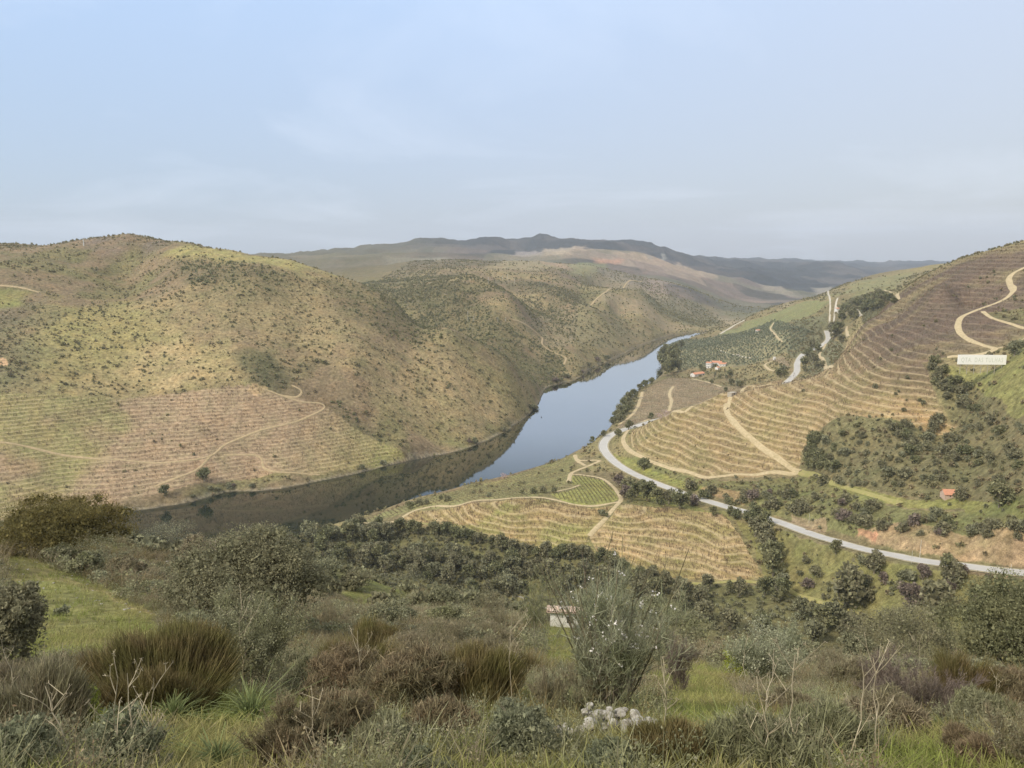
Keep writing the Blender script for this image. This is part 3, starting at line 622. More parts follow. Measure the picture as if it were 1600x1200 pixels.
tg_ = quick_mat('verge_gravel', (.40,.34,.24)); ribbon('road_verge', RD, 9.8, dirt('verge_gravel_mix', (.42,.36,.25), (.26,.24,.12)), zline=ROAD[:, 2]-.02, ncross=5)
# ------------------------------------------------------------------ foliage building blocks (numpy -> mesh)
def rnd(*s): return RNG.random(s)
def rn(*s): return RNG.normal(size=s)
def unit(v): return v/(np.linalg.norm(v, axis=-1, keepdims=True)+1e-9)
def leafq(P, Nn, size, asp=.6, up=0.0):
    """one rhombus per point"""
    n = len(P); size = np.broadcast_to(size, (n,))[:, None]
    d = unit(rn(n, 3)+Nn*.6+np.array([0, 0, up])); s = unit(np.cross(d, rn(n, 3)+Nn*.2))
    V = np.empty((n, 4, 3)); V[:, 0] = P-d*size*.5; V[:, 1] = P+s*size*asp*.5; V[:, 2] = P+d*size*.5; V[:, 3] = P-s*size*asp*.5
    return V.reshape(-1, 3), np.arange(n*4).reshape(-1, 4)
def lobes_round(w, h, k, seed=0, low=.25):
    """k lumps spread through a dome of width w and height h"""
    r = np.random.default_rng(seed); out = [(0, 0, h*.42, w*.30, w*.30, h*.36)]
    for i in range(k):
        a = r.random()*6.283; e = r.random()**.8; rad = w*.33*math.cos(e*1.3)*(.75+.35*r.random()); z = h*(low+.52*math.sin(e*1.45))
        q = w*(.13+.12*r.random()); out.append((rad*math.cos(a), rad*math.sin(a), z, q, q, q*min(1.0, h/w*1.3)))
    return np.array(out)
def crown(n, lob, size, seed=0, shell=.72, asp=.6, core=.0, flat=0.0, up=.3):
    w = (lob[:, 3]*lob[:, 4])**.8; w = w/w.sum(); i = RNG.choice(len(lob), n, p=w)
    d = unit(rn(n, 3)); rad = shell+(1-shell)*rnd(n, 1); rad = rad*(1+.10*rn(n, 1))
    P = lob[i, :3]+d*lob[i, 3:6]*rad; k = P[:, 2] > flat; P = P[k]; d = d[k]
    V, Fc = leafq(P, d, size*(.6+.8*rnd(len(P))), asp, up)
    if core > 0:
        m = int(n*core); i = RNG.choice(len(lob), m, p=w); d2 = unit(rn(m, 3)); P2 = lob[i, :3]+d2*lob[i, 3:6]*(.62*rnd(m, 1)**.4); P2 = P2[P2[:, 2] > flat*.5]
        V2, F2 = leafq(P2, P2*0, size*2.6, .8); Fc = np.vstack([Fc, F2+len(V)]); V = np.vstack([V, V2])
    return V, Fc
def tube(P, r0, r1, k=3):
    """tapered stem along a polyline, k sides, quads only"""
    P = np.asarray(P, float); n = len(P); t = unit(np.gradient(P, axis=0)); a = unit(np.cross(t, np.array([.31, .52, .79]))); b = np.cross(t, a)
    R = np.linspace(r0, r1, n)[:, None, None]; an = np.arange(k)*2*math.pi/k
    V = P[:, None]+R*(a[:, None]*np.cos(an)[None, :, None]+b[:, None]*np.sin(an)[None, :, None])
    F_ = []
    for j in range(k):
        i = np.arange(n-1)*k; j2 = (j+1) % k; F_.append(np.stack([i+j, i+j2, i+k+j2, i+k+j], 1))
    return V.reshape(-1, 3), np.vstack(F_)
def join(parts):
    Vs = []; Fs = []; o = 0
    for V, f in parts:
        if len(V) == 0: continue
        Vs.append(V); Fs.append(f+o); o += len(V)
    return np.vstack(Vs), np.vstack(Fs)
def stalks(n, w, h, base=.25, width=.012, lean=.5, curve=.25, seg=3):
    """many thin blades rising from a tuft and leaning outwards (broom, rush, grass)"""
    a = rnd(n)*6.283; q = rnd(n)**.5; bx = np.cos(a)*q*w*.5*base; by = np.sin(a)*q*w*.5*base; hh = h*(.55+.45*rnd(n))*(1-.35*q*q)
    a2 = a+rn(n)*.9; ln = w*.5*(q*(.3+.9*rnd(n))+.12*rn(n))*(lean*2)
    V = np.empty((n, (seg+1)*2, 3)); sx = -np.sin(a2+rn(n)*.9); sy = np.cos(a2+rn(n)*.9)
    for s in range(seg+1):
        t = s/seg; k = t**(1+curve*2); px = bx+np.cos(a2)*ln*k; py = by+np.sin(a2)*ln*k; pz = hh*t*(1-.12*curve*t)
        ww = width*(1-.75*t)
        V[:, 2*s] = np.stack([px-sx*ww*.5, py-sy*ww*.5, pz], 1); V[:, 2*s+1] = np.stack([px+sx*ww*.5, py+sy*ww*.5, pz], 1)
    b = (np.arange(n)*(seg+1)*2)[:, None]; f = []
    for s in range(seg): f.append(np.stack([b[:, 0]+2*s, b[:, 0]+2*s+1, b[:, 0]+2*s+3, b[:, 0]+2*s+2], 1))
    return V.reshape(-1, 3), np.vstack(f)
def branching(h, w, n0=6, gens=3, seed=0, r0=.03, kids=3, upk=.7, droop=0, straight=.2):
    """woody skeleton; returns tubes and tip points"""
    r = np.random.default_rng(seed); parts = []; tips = []
    def go(p, d, L, rad, g):
        pts = [p]; q = p.copy(); dd = d.copy(); m = 4
        for i in range(m):
            dd = dd+r.normal(size=3)*straight*.6+np.array([0, 0, .10*upk-droop]); dd /= np.linalg.norm(dd); q = q+dd*L/m; pts.append(q.copy())
        pts = np.array(pts); parts.append(tube(pts, rad, rad*.5, 3))
        for t in pts[1:]: tips.append((t, g))
        if g > 0:
            for k in range(kids):
                j = r.integers(1, m+1); nd = dd+r.normal(size=3)*.55+np.array([0, 0, upk*.3]); nd /= np.linalg.norm(nd); go(pts[j], nd, L*(.55+.25*r.random()), rad*.55, g-1)
    for i in range(n0):
        a = i*6.283/n0+r.random(); s = .35+.6*r.random(); d = np.array([math.cos(a)*s*w/h, math.sin(a)*s*w/h, 1.0]); d /= np.linalg.norm(d)
        go(np.array([r.normal()*.04*w, r.normal()*.04*w, -.1]), d, h*.50, r0, gens)
    T = np.array([t for t, g in tips if g <= 1]); V, f = join(parts)
    zmax = V[:, 2].max(); k = h/zmax; rr_ = np.abs(V[:, :2]).max(); kw = (w*.5)/rr_
    V = V*np.array([kw, kw, k]); T = T*np.array([kw, kw, k]); return (V, f), T
def leafmat(name, a, b, c=None, scale=.25, rough=.75, trans=.33):
    m, N, L = newmat(name); out = N('ShaderNodeOutputMaterial'); bs = N('ShaderNodeBsdfPrincipled'); bs.inputs['Roughness'].default_value = rough; bs.inputs['Specular IOR Level'].default_value = .2
    g = N('ShaderNodeNewGeometry'); n_ = noise(N, L, g.outputs['Position'], scale, 3, .6)
    base = mixc(N, L, ramp(N, L, n_, [(.38, 0.0), (.62, 1.0)]), a, b)
    isl = g.outputs['Random Per Island']
    cc = mixc(N, L, 1.0, base, ramp(N, L, isl, [(0.0, .62), (.5, 1.1), (1.0, 1.85)]), 'MULTIPLY')
    if c: cc = mixc(N, L, ramp(N, L, isl, [(.90, 0.0), (.93, 1.0)]), cc, c)
    L(cc, bs.inputs['Base Color'])
    if trans:
        t = N('ShaderNodeBsdfTranslucent'); L(cc, t.inputs[0]); mx = N('ShaderNodeMixShader'); mx.inputs[0].default_value = trans; L(bs.outputs[0], mx.inputs[1]); L(t.outputs[0], mx.inputs[2]); L(mx.outputs[0], out.inputs[0])
    else: L(bs.outputs[0], out.inputs[0])
    return m
MT = dict(
 hill=leafmat('hill_scrub_leaves', (.250,.225,.120), (.190,.182,.098), (.28,.23,.14), .02),
 hillb=leafmat('heath_scrub_leaves', (.275,.220,.130), (.23,.195,.115), None, .02),
 oak=leafmat('holm_oak_leaves', (0.207,0.198,0.115), (0.236,0.218,0.132), (.17,.15,.09), .3),
 oakd=leafmat('dark_evergreen_leaves', (.165,.170,.088), (.215,.205,.110), None, .08),
 oakg=leafmat('grey_green_leaves', (0.236,0.233,0.147), (0.194,0.189,0.110), None, .08),
 olive=leafmat('olive_leaves', (.215,.225,.155), (.18,.195,.125), None, .08),
 ochre=leafmat('ochre_green_leaves', (.190,.155,.055), (.145,.125,.048), (.20,.17,.05), .5),
 broom=leafmat('broom_stems', (0.167,0.153,0.055), (0.205,0.156,0.075), (.15,.13,.05), 1.2),
 broomb=leafmat('rusty_broom_stems', (0.253,0.196,0.121), (0.213,0.184,0.106), (.24,.17,.10), .8),
 grey=leafmat('grey_green_twigs', (0.268,0.261,0.160), (0.225,0.225,0.116), (.27,.25,.17), .8),
 lime=leafmat('lime_leaves', (0.260,0.280,0.046), (0.189,0.215,0.046), None, 1.0),
 blue=leafmat('blue_green_leaves', (0.188,0.200,0.119), (0.237,0.237,0.150), (.19,.20,.13), 1.0),
 purple=leafmat('purple_brown_twigs', (.225,.178,.150), (.19,.155,.12), (.24,.19,.16), .8),
 brush=leafmat('dry_brush_twigs', (0.289,0.242,0.158), (0.236,0.215,0.126), (.26,.21,.15), .6),
 silver=leafmat('silver_leaves', (0.338,0.338,0.234), (0.234,0.247,0.143), None, .8),
 bark=leafmat('bark', (0.195,0.165,0.128), (0.255,0.217,0.165), None, 1.0, trans=0),
 pale=leafmat('pale_dry_stem', (.44,.38,.27), (.34,.29,.20), None, 2.0, trans=0),
 blossom=leafmat('white_blossom', (.80,.74,.70), (.85,.80,.76), None, 1.0),
 grass=leafmat('grass_blades', (0.213,0.244,0.064), (0.277,0.244,0.103), (.32,.27,.15), .25),
 asph=leafmat('asphodel_blades', (.150,.180,.070), (.19,.21,.09), None, .6),
 vine=leafmat('vine_wood', (.165,.115,.075), (.13,.10,.06), (.24,.18,.12), .3, trans=0),
)
def scatter(name, pts, scl, tpls, mat, sz=1.0, kind='stuff'):
    """many small plants as one mesh of ground cover"""
    n = len(pts)
    if n == 0: return None
    which = RNG.integers(0, len(tpls), n); a = rnd(n)*6.283; parts = []
    for k, (V, f) in enumerate(tpls):
        m = which == k; c = np.cos(a[m])[:, None]; s = np.sin(a[m])[:, None]; sc = scl[m][:, None]; P = pts[m]
        x = (V[None, :, 0]*c-V[None, :, 1]*s)*sc+P[:, None, 0]; y = (V[None, :, 0]*s+V[None, :, 1]*c)*sc+P[:, None, 1]; z = V[None, :, 2]*sc*sz+P[:, None, 2]
        VV = np.stack([x, y, z], -1).reshape(-1, 3); FF = (f[None]+(np.arange(m.sum())*len(V))[:, None, None]).reshape(-1, 4); parts.append((VV, FF))
    V, f = join(parts); o = mesh_np(name, V, f, mat); return tag(o, kind=kind)
def sample(n, x0, x1, y0, y1, fn):
    x = x0+(x1-x0)*rnd(n); y = y0+(y1-y0)*rnd(n); p = fn(x, y); k = rnd(n) < p
    # keep only ground the photograph's side of the valley could show
    return np.stack([x[k], y[k], HG(x[k], y[k])], 1)
def infov(x, y, m=1.08): return np.abs(x) < y*.70*m+10
# ------------------------------------------------------------------ scrub of the hills (uncountable cover)
def tpl_shrub(n, size, seed, w=1.0, h=.6): return crown(n, lobes_round(w, h, 4, seed), size, shell=.6, asp=.75, core=.0, flat=-.1)
SH = [tpl_shrub(22, .36, s) for s in range(4)]
def dfun(x, y): return np.where(infov(x, y), np.clip(look(dens, x, y), 0, 1.3)/1.3, 0)
p = sample(190000, -1100, 420, 500, 1700, lambda x, y: dfun(x, y)*((x < 0.10*y-20)))
sc = 1.3+3.2*rnd(len(p))**3; big = fbm(p[:, 0], p[:, 1], 90, 2, 551) > .2; sc = np.where(big, sc*1.25, sc)
k = rnd(len(p)) < .55
dk = (look(DKZ.astype(float), p[:, 0], p[:, 1]) > .5) | (p[:, 1] > 1060)
scatter('dark_hillside_scrub', p[dk]-[0,0,.2], sc[dk], SH, MT['oakd']); k2 = k & ~dk; k3 = ~k & ~dk
scatter('hillside_scrub', p[k2]-[0,0,.2], sc[k2], SH, MT['hill']); scatter('heath_scrub', p[k3]-[0,0,.2], sc[k3]*.8, SH, MT['hillb'])
p = sample(40000, -300, 900, 1300, 2600, lambda x, y: dfun(x, y)*.8); scatter('distant_scrub', p, 2.5+3.0*rnd(len(p)), [tpl_shrub(14, .5, s) for s in range(3)], MT['hill'])
# scrub of the right bank
SH2 = [tpl_shrub(54, .25, 10+s, 1, .65) for s in range(4)]
p = sample(80000, 0, 900, 270, 1300, lambda x, y: dfun(x, y)*(x >= 0.10*y-20)*(y > 300)*(look(FOR.astype(float), x, y) < .5))
sc = 1.2+3.4*rnd(len(p))**2.4; k = rnd(len(p))
scatter('slope_scrub', p[k < .45]-[0,0,.2], sc[k < .45], SH2, MT['hill']); scatter('slope_heath', p[(k >= .45) & (k < .75)]-[0,0,.2], sc[(k >= .45) & (k < .75)], SH2, MT['hillb'])
scatter('slope_grey_scrub', p[k >= .75]-[0,0,.2], sc[k >= .75]*.9, SH2, MT['oakg'])
# scrub on the unseen-from-afar sides of the near shelf and under the ravine trees
p = sample(52000, -330, 330, 90, 460, lambda x, y: np.where(infov(x, y), .5+.5*fbm(x, y, 30, 3, 61), 0)*((look(FOR.astype(float), x, y) > .5) | (y < 330))*(HG(x, y) > 2)*(look(F3.astype(float), x, y) < .5)*(look(VB.astype(float)+VC, x, y) < .5)*(x < .5*y))
sc = 1.6+2.2*rnd(len(p)); k = rnd(len(p)) < .5
scatter('ravine_scrub', p[k], sc[k], SH2, MT['oak']); scatter('ravine_undergrowth', p[~k], sc[~k], SH2, MT['oakg'])
# vines on the terraces: short bare stocks set in rows along each terrace
def vines(msk, n, x0, x1, y0, y1, name, hgt):
    def fn(x, y):
        m = look(msk.astype(float), x, y) > .5; fr = np.mod(look(VP, x, y), 1.0)
        return np.where(m & infov(x, y) & (look(TD, x, y) > 1.5), np.where((np.abs(fr-.22) < .05) | (np.abs(fr-.50) < .05), 1.0, .22), 0)
    p = sample(n, x0, x1, y0, y1, fn)
    tp = [join([tube([[0,0,-.1],[.05*s,.03,.4],[.1,.0,.7]], .07, .05, 3), leafq(np.array([[0,0,.75],[.15,.1,.85],[-.15,-.05,.8],[.0,.2,.7],[.25,-.1,.8],[-.2,.15,.9]]), rn(6, 3)*.1, .60, .14, 1.2)]) for s in range(3)]
    scatter(name, p, (.8+.5*rnd(len(p)))*hgt, tp, MT['vine']); return len(p)
nv = vines(VR, 60000, 60, 620, 470, 960, 'terrace_vines', 1.4)
nv += vines(VL, 60000, -560, -60, 500, 780, 'left_bank_vines', 1.4)
nv += vines(VB | VC, 26000, -90, 140, 350, 480, 'near_vines', 1.2)
print('vines', nv)
# level vineyards by the farm and the plot with rows running towards the river
def rowed(msk, n, x0, x1, y0, y1, name, ang, gap, hgt, mat, tp, step=1.2, keep=.9):
    c, s = math.cos(ang), math.sin(ang)
    def fn(x, y): return look(msk.astype(float), x, y)*infov(x, y)*(look(TD, x, y) > 1.5)
    x = x0+(x1-x0)*rnd(n); y = y0+(y1-y0)*rnd(n); u = x*c+y*s; v = -x*s+y*c; v = np.round(v/gap)*gap; u = np.round(u/step)*step+rn(n)*.15*step
    uv = np.unique(np.stack([np.round(u/step), np.round(v/gap)], 1), axis=0, return_index=True)[1]; u = u[uv]; v = v[uv]
    x = u*c-v*s; y = u*s+v*c; k = (fn(x, y) > .5) & (rnd(len(x)) < keep); x = x[k]; y = y[k]
    P = np.stack([x, y, HG(x, y)], 1); scatter(name, P, hgt*(.75+.5*rnd(len(P))), tp, mat); return len(P)
vt = [join([tube([[0,0,-.1],[.05,.03,.4],[.1,.0,.8]], .07, .05, 3), leafq(rn(5, 3)*.22+[0,0,.8], rn(5, 3)*.1, .60, .2, .4)]) for s in range(3)]
rowed(FLAT, 90000, 60, 420, 740, 1100, 'level_vines', .55, 3.2, 1.2, MT['vine'], vt, 1.6)
rowed(F4, 40000, 20, 90, 430, 560, 'plot_vines', 1.62, 2.6, 1.2, MT['hill'], vt, .9)
rowed(F3, 60000, -120, 90, 440, 660, 'riverside_vines', 1.9, 3.0, 1.0, MT['vine'], vt, 1.4)
ot = [crown(34, lobes_round(1, .8, 4, s), .34, shell=.5, asp=.7, flat=.05) for s in range(4)]
rowed(OLV, 60000, 200, 520, 1120, 1700, 'olive_grove', .9, 7.5, 4.4, MT['olive'], ot, 6.2, .93)
print('scatter', round(time.time()-T0, 1))
# ------------------------------------------------------------------ trees and bushes that can be told apart in the valley
def empty(name, loc, rz=0):
    o = bpy.data.objects.new(name, None); COL.objects.link(o); o.location = loc; o.rotation_euler = (0, 0, rz); o.empty_display_size = .5; return o
def tree_tpl(seed, w, h, n, leaf, mat, name='tree'):
    """round-crowned tree, unit kept in metres: trunk with limbs, crown of leaf clumps"""
    r = empty(name, (0, 0, 0)); rng = np.random.default_rng(seed); th = h*.32
    parts = [tube([[0,0,-.5],[.05*w*rng.normal()*.3,0,th*.5],[.06*w*rng.normal()*.5,.03*w,th]], .05*h, .035*h, 5)]
    for i in range(5):
        a = i*1.26+rng.random(); parts.append(tube([[0,0,th*.8],[math.cos(a)*w*.14,math.sin(a)*w*.14,th*1.4],[math.cos(a)*w*.28,math.sin(a)*w*.28,h*.66]], .025*h, .008*h, 4))
    V, f = join(parts); mesh_np('trunk', V, f, MT['bark'], r)
    lob = lobes_round(w, h, 9, seed, .34); V, f = crown(n, lob, leaf, shell=.70, asp=.7, core=.12, flat=h*.16); mesh_np('crown', V, f, mat, r)
    return r
def bush_tpl(seed, w, h, n, leaf, mat, name='bush'):
    V, f = crown(n, lobes_round(w, h, 8, seed, .18), leaf, shell=.68, asp=.7, core=.10, flat=-.1); return mesh_np(name, V, f, mat)
PROTO = {}
def get(key, maker):
    if key not in PROTO: PROTO[key] = [maker(), False]
    return PROTO[key]
def put(key, maker, loc, rz, s, label, cat, group, sz=1.0):
    pr = get(key, maker); root = pr[0]
    if not pr[1]: pr[1] = True; r = root
    else:
        r = root.copy(); COL.objects.link(r)
        for ch in root.children: c = ch.copy(); COL.objects.link(c); c.parent = r
    r.location = loc; r.rotation_euler = (0, 0, rz); r.scale = (s, s, s*sz); tag(r, label, cat, group); return r
rg = random.Random(5)
WHERE = {
 'trees of the wooded ravine': (0, 27, [(520,'in the ravine wood close to the near water edge'),(640,'in the ravine wood under the near vineyard tip'),(760,'in the ravine wood below the vineyard edge bend'),(860,'in the ravine wood behind the terrace wall'),(960,'in the ravine wood behind the white ruin'),(1900,'in the ravine wood behind the almond crown')]),
 'evergreen trees along the lower vineyard edge': (0, 26, [(640,'left end of the row edging the near vineyard'),(780,'left half of the row edging the near vineyard'),(930,'right half of the row edging the near vineyard'),(1900,'right end of the row edging the near vineyard')]),
 'trees of the right ravine side': (0, 38, [(1110,'on the ravine side below the second vineyard plot'),(1210,'on the ravine side below the corner of the second plot'),(1900,'on the ravine side under the grassy path')]),
 'bushes of the right scrub slope': (0, 22, [(1350,'on the scrub slope right next to the golden terraces'),(1430,'on the scrub slope between terraces and orange roofed hut'),(1510,'on the scrub slope above the orange roofed hut'),(1900,'on the scrub slope right of the orange roofed hut')]),
 'bushes on the bank above the road': (0, 22, [(1180,'on the bank above the road, below the vineyard track'),(1300,'on the bank above the road, near the first rock cut'),(1450,'on the bank above the road, before the long rock cut'),(1900,'on the bank above the road, over the long rock cut')]),
 'bushes on the green slope under the road': (0, 20, [(1330,'on the green slope under the road, left part'),(1450,'on the green slope under the road, around the wide oak'),(1900,'on the green slope under the road, near the great dark tree')]),
 'bushes below the name board': (0, 22, [(1480,'in the dark band beside the terraces, below the name board'),(1900,'in the dark band lower down, right below the name board')]),
 'wood behind the brown vine slope': (0, 14, [(1340,'at the left end of the wood behind the brown vine slope'),(1370,'in the middle of the wood behind the brown vine slope'),(1900,'at the top end of the wood behind the brown vine slope')]),
 'bushes along the left water line': (0, 13, [(500,'on the left bank at the water, below the vineyard'),(700,'on the left bank at the water, below the vineyard corner'),(1900,'on the left bank at the water, towards the river bend')]),
 'trees on the right river edge': (0, 16, [(970,'on the right river edge beside the road bend'),(990,'on the right river edge below the clay track'),(1900,'on the right river edge below the level vineyard')]),
}
def plant_px(u, v, wpx, kind, label, group, cat='tree', sz=1.0):
    """base on the ground where the sight line meets it, width as seen"""
    if group in WHERE:
        tone = dict(oak='brown-green', dark='dark green', grey='grey-green', olive='silvery', bare='leafless purplish')[kind]; size = 'small' if wpx < WHERE[group][1] else 'large'
        label = 'one '*0+size+' '+tone+' '+cat+' '+[t for lim, t in WHERE[group][2] if u < lim][0]
    p = cast([u], [v])[0]; wm = wpx*math.hypot(p[0], p[1])/F; k = rg.randrange(3)
    KN = dict(oak=('holm_oak', 'oak'), dark=('evergreen_tree', 'oakd'), grey=('grey_leaved_tree', 'oakg'), olive=('olive_tree', 'olive'), bare=('bare_tree', 'purple'))
    BN = dict(oak='holm_oak_bush', dark='evergreen_bush', grey='grey_green_bush', olive='olive_bush', bare='leafless_bush')
    nm, mk = KN[kind]
    if cat == 'tree': return put((kind, 't', k), lambda: tree_tpl(40+k*7+len(kind), 7, 6.4, 620, .62, MT[mk], nm), tuple(p-[0,0,.3]), rg.random()*6.28, wm/7, label, cat, group, sz)
    return put((kind, 'b', k), lambda: bush_tpl(70+k*5+len(kind), 4, 2.9, 420, .36, MT[mk], BN[kind]), tuple(p-[0,0,.15]), rg.random()*6.28, wm/4, label, cat, group, sz)
# the wooded strip below the near vineyards
def strip(pts, n, kinds, w0, w1, label, group, cat='tree', jx=14, jy=9):
    c = catmull(np.array([(a, b, 0) for a, b in pts], float), 3)
    for i in range(n):
        q = c[int((i+rg.random()*.8)/n*(len(c)-1))]; plant_px(q[0]+rg.gauss(0, jx), q[1]+rg.gauss(0, jy)*.6, w0+(w1-w0)*rg.random()**1.5, rg.choice(kinds), label, group, cat)
G1 = 'trees of the wooded ravine'
L1 = dict(edge='round dark evergreen tree in the row along the lower edge of the golden near vineyard', mass='dark or grey-green tree in the wooded ravine between the near slope and the vineyards')
def edge_row(pts, n, kinds, w0, w1, lab, grp, cat='tree', dv=2): strip(pts, n, kinds, w0, w1, lab, grp, cat, 4, dv)
edge_row([(555,832),(620,832),(700,838),(770,856),(850,872),(930,876),(985,898),(1040,916)], 40, ['dark','dark','oak'], 20, 32, L1['edge'], 'evergreen trees along the lower vineyard edge')
for (pts, n) in (([(430,866),(480,852),(540,842),(620,850)], 26), ([(440,880),(520,868),(600,872),(700,872)], 30), ([(560,885),(640,884),(740,888),(830,892)], 30), ([(640,902),(740,905),(840,905),(930,903)], 26), ([(740,925),(840,925),(940,920)], 18)):
    strip(pts, n, ['dark','oak','oak','grey'], 20, 38, L1['mass'], G1)
strip([(930,912),(1000,925),(1060,938),(1100,950)], 12, ['dark','dark','oak'], 26, 44, L1['mass'], G1)
G2 = 'trees of the right ravine side'
for u, v, w in [(1105,922,30),(1140,926,22),(1155,930,30),(1195,930,34),(1220,938,40),(1222,925,34),(1250,968,36),(1285,985,44),(1300,975,40),(1270,1005,44),(1330,1005,50),(1060,955,36),(1100,972,40),(1140,985,40),(1190,990,38),(1230,1010,34),(1020,905,26),(1040,912,24),(1060,920,24)]:
    plant_px(u, v, w, rg.choice(['dark','oak','grey']), 'dark bushy tree on the ravine side under the grassy path', G2, 'tree')
# group at the right end of the near vineyard
for u, v, w in [(1180,838,34),(1192,850,38),(1200,868,40),(1205,884,44),(1208,900,48),(1196,825,30),(1175,822,26),(1215,878,34)]:
    plant_px(u, v, w, rg.choice(['dark','dark','oak']), 'dark evergreen tree in the clump between the near vineyard and the road slope', 'evergreen clump at the end of the near vineyard')
for u, v, w, k in [(980,768,26,'oak'),(995,775,30,'dark'),(1010,782,34,'dark'),(1028,787,28,'dark'),(1045,788,28,'oak'),(1062,795,34,'dark'),(967,760,22,'bare'),(975,778,24,'bare'),(985,782,22,'dark'),(1005,768,22,'dark'),(1015,772,24,'dark')]:
    plant_px(u, v, w, k, 'dark tree in the row just below the outer side of the road bend', 'trees below the road bend')
for u, v, w in [(1150,812,20),(1168,816,22),(1182,812,26),(1140,806,18),(1115,806,18)]:
    plant_px(u, v, w, 'dark', 'low dark tree above the corner of the near vineyard, close under the road', 'low trees close under the road')
# single trees with their own place
for a in [(1005,735,24,'dark','small dark round tree inside the road bend on the green verge'),(982,672,18,'dark','small dark round tree beside the road where the bend begins'),(966,684,16,'dark','little dark tree on the inner verge of the road bend'),
          (1017,655,12,'dark','narrow dark tree between the road and the start of the clay track'),(1306,865,24,'dark','small dark tree standing alone in the grass below the road'),(1366,895,36,'oak','dark holm oak in the middle of the green slope under the road'),
          (1322,948,70,'oak','broad dark holm oak on the slope above the grassy path'),(1442,905,26,'bare','brownish tree just below the road, left of two green ones'),(1478,898,34,'dark','green oak touching the lower edge of the road'),(1490,915,38,'oak','green oak below the one that touches the road'),
          (1420,950,44,'bare','brown leafless tree in the green slope above the wide dark oak'),(1460,965,60,'oak','wide oak low on the green slope, left of the great dark tree'),(319,752,24,'dark','round dark tree alone on the left bank above the river'),(258,776,20,'dark','smaller round dark tree alone on the left bank near the shore'),
          (1562,792,40,'dark','dark tree beyond the small orange roofed hut, at the right of the slope'),(1500,783,22,'oak','small oak just right of the orange roofed hut'),(1515,575,32,'dark','')][:16]:
    plant_px(a[0], a[1], a[2], a[3], a[4], None)
plant_px(1526,566,20,'bare','grey bare tree at the right end above the white name board', None) if False else None
plant_px(1585,556,24,'grey','grey tree at the track fork above the white name board', None)
# riverside trees
for u, v, w in [(958,664,16),(964,655,18),(970,648,20),(976,640,22),(982,632,22),(990,624,18),(968,660,16),(985,640,16),(1000,612,14),(1008,606,14),(1018,600,12),(925,692,12),(943,682,12),(978,648,18),(972,656,16)]:
    plant_px(u, v, w, rg.choice(['dark','dark','grey']), 'dark tree on the steep river edge below the level vineyard', 'trees on the right river edge')
for u, v, w in [(1034,560,18),(1040,556,20),(1046,562,22),(1052,568,22),(1040,572,22),(1034,568,18),(1048,578,22),(1042,582,20),(1056,560,18),(1050,552,16),(1060,575,16),(1056,545,12),(1064,540,12)]:
    plant_px(u, v+6, w, 'dark', 'tall dark tree in the clump at the river end of the olive grove', 'tall dark trees at the river end of the olive grove', 'tree', 1.35)
for u, v, w in [(1112,600,8),(1100,582,10),(1095,578,10),(1140,588,10),(1135,592,8),(1142,602,12),(1153,605,13),(1157,606,12),(1125,592,8),(1118,574,7),(1216,588,14),(1224,584,14),(1226,590,12),(1134,612,8),(1117,588,7)]:
    plant_px(u, v, w, rg.choice(['dark','dark','grey']), 'small dark tree in the grounds of the riverside farm', 'trees of the farm grounds')
for u, v, w in [(1262,560,18),(1270,568,18),(1256,572,16),(1278,552,16),(1302,530,20),(1310,524,22),(1300,520,18),(1268,545,16),(1314,536,14),(1276,578,14),(1258,582,12),(1285,575,12)]:
    plant_px(u, v, w, rg.choice(['dark','oak']), 'dark tree beside the far stretch of the road', 'trees along the far stretch of the road')
for i in range(34):
    u = 1312+rg.random()*85; t = (u-1312)/85; v = 482-20*t+rg.random()*(22-8*t)+(0 if t > .3 else 3); plant_px(u, v, 11+6*rg.random(), rg.choice(['dark','dark','oak']), 'dark tree of the small wood behind the brown vine slope', 'wood behind the brown vine slope')
# bushes on the scrub slope to the right
for i in range(110):
    u = 1265+rg.random()*340; v = 662+rg.random()*100+(0 if u > 1300 else 25); plant_px(u, v, 11+15*rg.random()**2, rg.choice(['dark','oak','grey','oak']), 'green bush scattered over the scrubby slope between the terraces and the orange roofed hut', 'bushes of the right scrub slope', 'bush')
for i in range(16):
    u = 1255+rg.random()*12; v = 680+rg.random()*55; plant_px(u+rg.random()*20, v, 18+8*rg.random(), 'dark', 'dense dark bush at the edge where the scrub meets the golden terraces', 'dark bushes at the end of the terraces', 'bush')
for i in range(26):
    t = rg.random(); plant_px(1458+t*60+rg.gauss(0,6), 578+t*58+rg.gauss(0,12), 13+10*rg.random(), rg.choice(['dark','oak']), 'dark bush in the band below the white name board', 'bushes below the name board', 'bush')
for i in range(70):
    u = 1060+rg.random()*540; v = 752+(u-1060)*.13+rg.random()*36; plant_px(u, v, 14+16*rg.random(), rg.choice(['dark','oak','grey','oak','oak','bare']), 'green or greyish bush on the bank above the main road', 'bushes on the bank above the road', 'bush')
for i in range(40):
    u = 1230+rg.random()*370; v = 866+(u-1230)*.10+rg.random()*75; plant_px(u, v, 12+16*rg.random(), rg.choice(['dark','oak','grey','oak','oak','bare']), 'bush dotted over the bright green slope under the road', 'bushes on the green slope under the road', 'bush')
for u, v, w in [(1398,582,0)]: pass
for u, v, w in [(742,764,0)]: pass
for u, v, w in [(1393,549,8),(1418,592,9),(1366,607,12),(1400,617,7),(1404,613,6),(1437,627,8),(1442,632,10),(1412,642,9),(1255,612,7)]:
    plant_px(u, v, w, 'oak', 'tiny dark bush growing among the golden terraces', 'tiny bushes among the golden terraces', 'bush')
